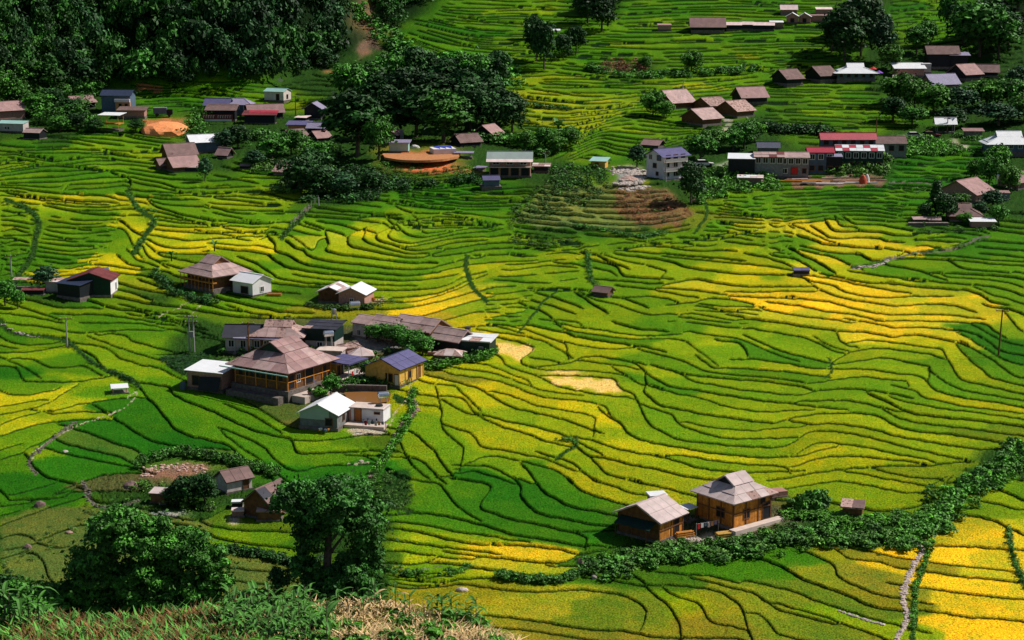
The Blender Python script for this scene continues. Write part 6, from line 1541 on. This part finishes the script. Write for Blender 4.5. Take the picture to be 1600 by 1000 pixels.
# building site timbers
for i in range(16):
    x = rnd.uniform(1235, 1378); y = rnd.uniform(278, 292); p = gpt(x, y); L = rnd.uniform(1.5, 5)
    o = MB().box(-L, L, -.22, .22, 0, .30).obj('timber_beam', M(rnd.choice(['conc', 'pinkw', 'wood', 'brick', 'frame'])), loc=(p.x, p.y, gz(x, y)+.05), rz=rnd.uniform(-.2, .2))
    tag(o, 'long timber or formwork beam lying on the building site below the roadside row', 'beam', 'beams on the building site')
# low stone fence of the ravine
for i in range(9):
    t = i/8; x, y = 455+t*42, 352-t*38; p = gpt(x, y); o = MB().cyl((0, 0, -.3), (0, 0, 1.2), .07, .06).obj('fence_post', M('post'), loc=p); tag(o, 'grey fence post on the stony ravine edge, '+rank(i, 9), 'fence post', 'fence posts at the ravine')
# banner with letters
p = gpt(340, 194); r = empty('banner', (p.x, p.y, p.z)); tag(r, 'long dark red banner with pale block letters in the banner farmyard', 'banner')
MB().box(-3.8, 3.8, 0, .06, .6, 2.4).obj('panel', M('oldred'), r)
for i in range(12):
    if i == 5: continue
    x = -3.5+i*.6; MB().box(x, x+.12, -.05, -.005, 1.5, 2.2).box(x, x+.38, -.052, -.006, 2.08, 2.2).obj('letter', M('pinkw'), r)
MB().box(-3.2, 3.6, -.05, -.004, .7, 1.2).obj('white_band', M('frame'), r)
# pond in the village
s_ = 1; p = gpt(590, 619)
o = disc(590, 620, 30, 7, .2, 'stone', 'pond_bank'); bpy.data.objects.remove(o)
m_, t_, b_ = nodemat('muddy_water'); b_.inputs['Base Color'].default_value = (.26, .115, .035, 1); b_.inputs['Roughness'].default_value = .18
k_ = 1; pts = [gpt(x, y) for x, y in P("538,616 600,612 611,618 608,634 580,640 545,640")]
zz = max(q.z for q in pts)+.12; pd_ = ob('pond', mesh_from('pond', [(q.x, q.y, zz) for q in pts], [tuple(range(len(pts)))], m_)); pd_['kind'] = 'structure'
# red flower tuft on the ridge of the brown house etc.
# ================================================================ the near bank below the camera
edge = smooth(P("-260,1010 -100,995 0,984 80,982 200,978 340,965 420,952 520,952 640,962 720,976 790,1003 860,1060 900,1120"), 8)
DB = 75.0; rowsn = 40
BX = np.zeros((rowsn+3, len(edge))); BY = BX.copy(); BZ = BX.copy()
for j in range(rowsn+3):
    f = max(0, j-3)/(rowsn-1); t = DB*(1-.42*f)
    py_ = edge[:, 1]+(1180-edge[:, 1]).clip(20)*f; a, b, c = ray(edge[:, 0], py_)
    BX[j], BY[j], BZ[j] = a*t, b*t, CAMZ+c*t
    if j < 3: BY[j] += (3-j)*3.5; BZ[j] -= (3-j)*3.2
BZ += .12*np.sin(BX*.9)*np.sin(BY*1.1)+nr.normal(0, .04, BZ.shape)
tt = np.clip((np.interp(edge[:, 0], [250, 420], [0, 1])), 0, 1)[None, :, None]
CB = np.array([.05, .075, .018])*(1-tt)+np.array([.30, .21, .085])*tt+np.zeros((rowsn+3, 1, 1)); CB = CB*nr.uniform(.7, 1.3, CB.shape[:2]+(1,))
bank = grid_mesh('near_bank', BX[::-1], BY[::-1], BZ[::-1], CB[::-1], RICE); bank['kind'] = 'structure'
def bpt(px, f):      # point on the bank: column px, f = 0 top edge .. 1 bottom
    i = int(np.clip(np.searchsorted(edge[:, 0], px), 1, len(edge)-1)); j = 3+f*(rowsn-1); j0 = int(min(j, rowsn+1))
    return Vector((BX[j0, i], BY[j0, i], BZ[j0, i]))
def blades(name, n, x0, x1, hmin, hmax, w, m, f0=0, f1=.45, lay=0., bend=.35, power=1.3):
    V = []; tones = []
    for _ in range(n):
        x = rnd.uniform(x0, x1); p = bpt(x, f0+(f1-f0)*rnd.random()**power)+Vector((rnd.uniform(-.3, .3), rnd.uniform(-.4, .4), 0)); h = rnd.uniform(hmin, hmax); a = rnd.uniform(0, 6.28)
        d = Vector((math.cos(a), math.sin(a), 0)); sd = Vector((-math.sin(a), math.cos(a), 0))*w*rnd.uniform(.6, 1.4)*.5
        if lay: up = Vector((d.x, d.y, .15+.5*rnd.random())).normalized()
        else: up = (Vector((0, 0, 1))+d*.25).normalized()
        m1 = p+up*h*.55; t1 = p+up*h+d*h*bend-Vector((0, 0, h*bend*.4))
        V += [p-sd, p+sd, m1+sd, m1-sd, m1-sd, m1+sd, t1+sd*.15, t1-sd*.15]; tt_ = rnd.uniform(.55, 1.5); tones += [tt_, tt_]
    o = ob(name, quadmesh(name, np.array([tuple(v) for v in V]), LF[m], np.array(tones))); o['kind'] = 'stuff'; return o
blades('tall_grass', 15000, -60, 480, .2, .5, .035, 'gr', f1=.5); blades('seeding_grass', 9000, 20, 400, .3, .75, .035, 'pl', f1=.5)
blades('tall_grass', 5500, 330, 800, .2, .45, .05, 'gr', f1=.5); blades('dry_straw', 9000, 420, 830, .25, .8, .05, 'st', f1=.5, lay=1, bend=.1)
blades('seeding_grass', 350, 450, 800, .3, .8, .05, 'st', f1=.3); blades('broad_grass', 1500, 0, 400, .4, .9, .10, 'co', f1=.4)
def weeds(name, n, x0, x1, f1, w, m):
    Vs, Ts = [], []; protos = [crown(700+i, (.5, .5, .5), 8, 12, .20, .5) for i in range(4)]
    for i in range(n):
        x = rnd.uniform(x0, x1); p = bpt(x, f1*rnd.random()); V, t = protos[i % 4]; k = w*rnd.uniform(.5, 1.5)
        Vs.append(V*np.array([k, k, k*.8])+np.array([p.x+rnd.uniform(-.3, .3), p.y, p.z+.3*k])); Ts.append(t)
    o = ob(name, quadmesh(name, np.concatenate(Vs), LF[m], np.concatenate(Ts))); o['kind'] = 'stuff'
weeds('broad_leaf_weeds', 60, 330, 500, .5, .7, 'br'); weeds('broad_leaf_weeds', 24, -40, 330, .9, .6, 'md'); weeds('broad_leaf_weeds', 40, 500, 780, .3, .6, 'br')
weeds('broad_leaf_weeds', 20, 60, 340, .25, .5, 'bm')
# clutter in the yards
def pile(px, py, n, L, label, m='wood', rz=0):
    p = gpt(px, py); r = empty('wood_pile', (p.x, p.y, gz(px, py)), rz); tag(r, label, 'wood pile')
    for k in range(n): MB().cyl((-L/2, (k % 4)*.26-.4, .14+.24*(k//4)), (L/2+rnd.uniform(-.2, .2), (k % 4)*.26-.4, .14+.24*(k//4)), .12, .12, 6).obj('log', M(m), r)
pile(1068, 838, 10, 2.2, 'stack of logs between the two timber houses', 'wood', .4); pile(1130, 838, 8, 1.8, 'small stack of pale poles before the large timber house', 'bamboo', .3)
pile(575, 470, 10, 2.4, 'stack of logs right of the pink brick cabin', 'wood'); pile(640, 590, 10, 2.2, 'stack of timber on the rubble right of the yellow house', 'pinkw', .8)
pile(428, 462, 8, 2.4, 'stack of logs right of the pale house with white gable roof', 'wood'); pile(505, 545, 8, 2.0, 'timber stack below the small dark green clad house', 'conc', .3)
def laundry(px, py, rz, label):
    p = gpt(px, py); r = empty('laundry_line', (p.x, p.y, gz(px, py)), rz); tag(r, label, 'laundry line')
    for a in (-1.6, 1.6): MB().cyl((a, 0, -.1), (a, 0, 1.7), .04).obj('post', M('post'), r)
    MB().cyl((-1.6, 0, 1.62), (1.6, 0, 1.62), .012, .012, 4).obj('line', M('frame'), r)
    for k in range(6): MB().box(-1.4+k*.48, -1.05+k*.48, -.02, .02, .95+.1*(k % 3), 1.6).obj('garment', M(['redcloth', 'frame', 'blueg', 'pinkw', 'orange', 'lav'][k]), r)
laundry(480, 612, .6, 'washing line on the terrace of the huge brown house'); laundry(585, 676, -.2, 'washing line in the yard of the white annex'); laundry(560, 594, .9, 'washing line in the courtyard by the violet canopy'); laundry(1105, 836, .5, 'washing line in front of the large timber house')
# maize plants, each with its own leaves
def leaf_blade(L, w, droop, n=5):
    V = []; F_ = []
    for i in range(n+1):
        t = i/n; x = L*t*(1-.15*droop*t); z = L*(.75*t-droop*t*t); ww = w*math.sin(math.pi*min(1, .12+t*.88))**.7*.5 if t < 1 else .004
        V += [(x, -ww, z+ww*.3), (x, 0, z-ww*.1), (x, ww, z+ww*.3)]
    for i in range(n):
        for k in range(2): a = i*3+k; F_.append((a, a+1, a+4, a+3))
    me = mesh_from('leaf', V, F_, LF['co']); a = me.attributes.new('tone', 'FLOAT', 'FACE'); a.data.foreach_set('value', np.full(len(F_), 1.0, np.float32)); return me
LB = [leaf_blade(.78, .15, d) for d in (.5, .8, 1.1)]; LBd = []
for me in LB: q = me.copy(); q.materials.clear(); q.materials.append(LF['st']); LBd.append(q)
stalk = mesh_from('stalk', MB().cyl((0, 0, -.1), (0, 0, 1.35), .022, .012, 6).v, MB().cyl((0, 0, -.1), (0, 0, 1.35), .022, .012, 6).f, LF['bark'])
def maize(px, f, sc, label, group, dry=False):
    p = bpt(px, f); r = empty('maize_plant', p, rnd.uniform(0, 6.28)); r.scale = (sc,)*3; tag(r, label, 'maize plant', group)
    o = bpy.data.objects.new('stalk', stalk); COL.objects.link(o); o.parent = r
    for i in range(8):
        o = bpy.data.objects.new('leaf', rnd.choice(LBd if dry and i < 5 else LB)); COL.objects.link(o); o.parent = r; o.location = (0, 0, .12+i*.15); o.rotation_euler = (0, rnd.uniform(-.25, .1), i*2.4+rnd.uniform(-.4, .4)); k = rnd.uniform(.7, 1.15); o.scale = (k, k, k)
for i in range(70): maize(rnd.uniform(345, 510), rnd.uniform(0, .3), rnd.uniform(.7, 1.1), 'green maize plant in the dense patch right of the huge spreading tree', 'maize in the dense foreground patch')
for i in range(16): maize(505+i*9.7+rnd.uniform(-3, 3), rnd.uniform(.0, .16), rnd.uniform(.6, .95), 'maize plant with dry lower leaves in the straw, '+rank(i, 16), 'maize among the straw', True)
for i, x in enumerate((670, 677, 684, 690, 698, 705, 712, 722, 728, 735, 742)): maize(x, rnd.uniform(0, .06), rnd.uniform(.75, 1.05), 'green maize plant at the right end of the straw bank, '+rank(i, 11), 'maize at the right end of the straw bank')
for i, x in enumerate((6, 15, 30, 45, 58)): maize(x, .05, 1.3, 'broad reed-like plant in the lower left corner, '+rank(i, 5), 'reeds in the lower left corner')
# banana plants
def banana(px, py, h, label, group=None):
    s = scale_at(px, py); p = gpt(px, py); r = empty('banana_plant', p, rnd.uniform(0, 6)); k = h/s/2.2; r.scale = (k, k, k); tag(r, label, 'banana plant', group)
    MB().cyl((0, 0, -.2), (0, 0, 1.2), .14, .09, 8).obj('stem', LF['co'], r)
    for i in range(8):
        o = bpy.data.objects.new('leaf', LB[i % 2]); COL.objects.link(o); o.parent = r; o.location = (0, 0, 1.1); o.rotation_euler = (0, rnd.uniform(-.7, 0), i*.8); o.scale = (1.7, 3.6, 1.6)
banana(872, 214, 32, 'banana plant on the bank right of the homestay, fresh upright leaves'); banana(455, 232, 24, 'banana plant among bushes below the orange-walled house'); banana(584, 592, 30, 'banana plant at the left wall of the yellow house')
for i, (x, y) in enumerate(((1420, 158), (1428, 146), (1440, 152), (1452, 158), (1466, 150), (1478, 158))): banana(x, y, 22, 'bright banana plant below the pink-eaved white roof, '+rank(i, 6), 'bananas in the upper right patch')
for i, (x, y) in enumerate(((1516, 282), (1522, 276))): banana(x, y, 16, 'banana plant left of the trees below the white hip roof, '+rank(i, 2), 'bananas on the right bank')
banana(268, 408, 18, 'lone banana plant in the yellow paddies above the stilt house'); banana(335, 392, 18, 'banana plant by the fence above the stilt house')
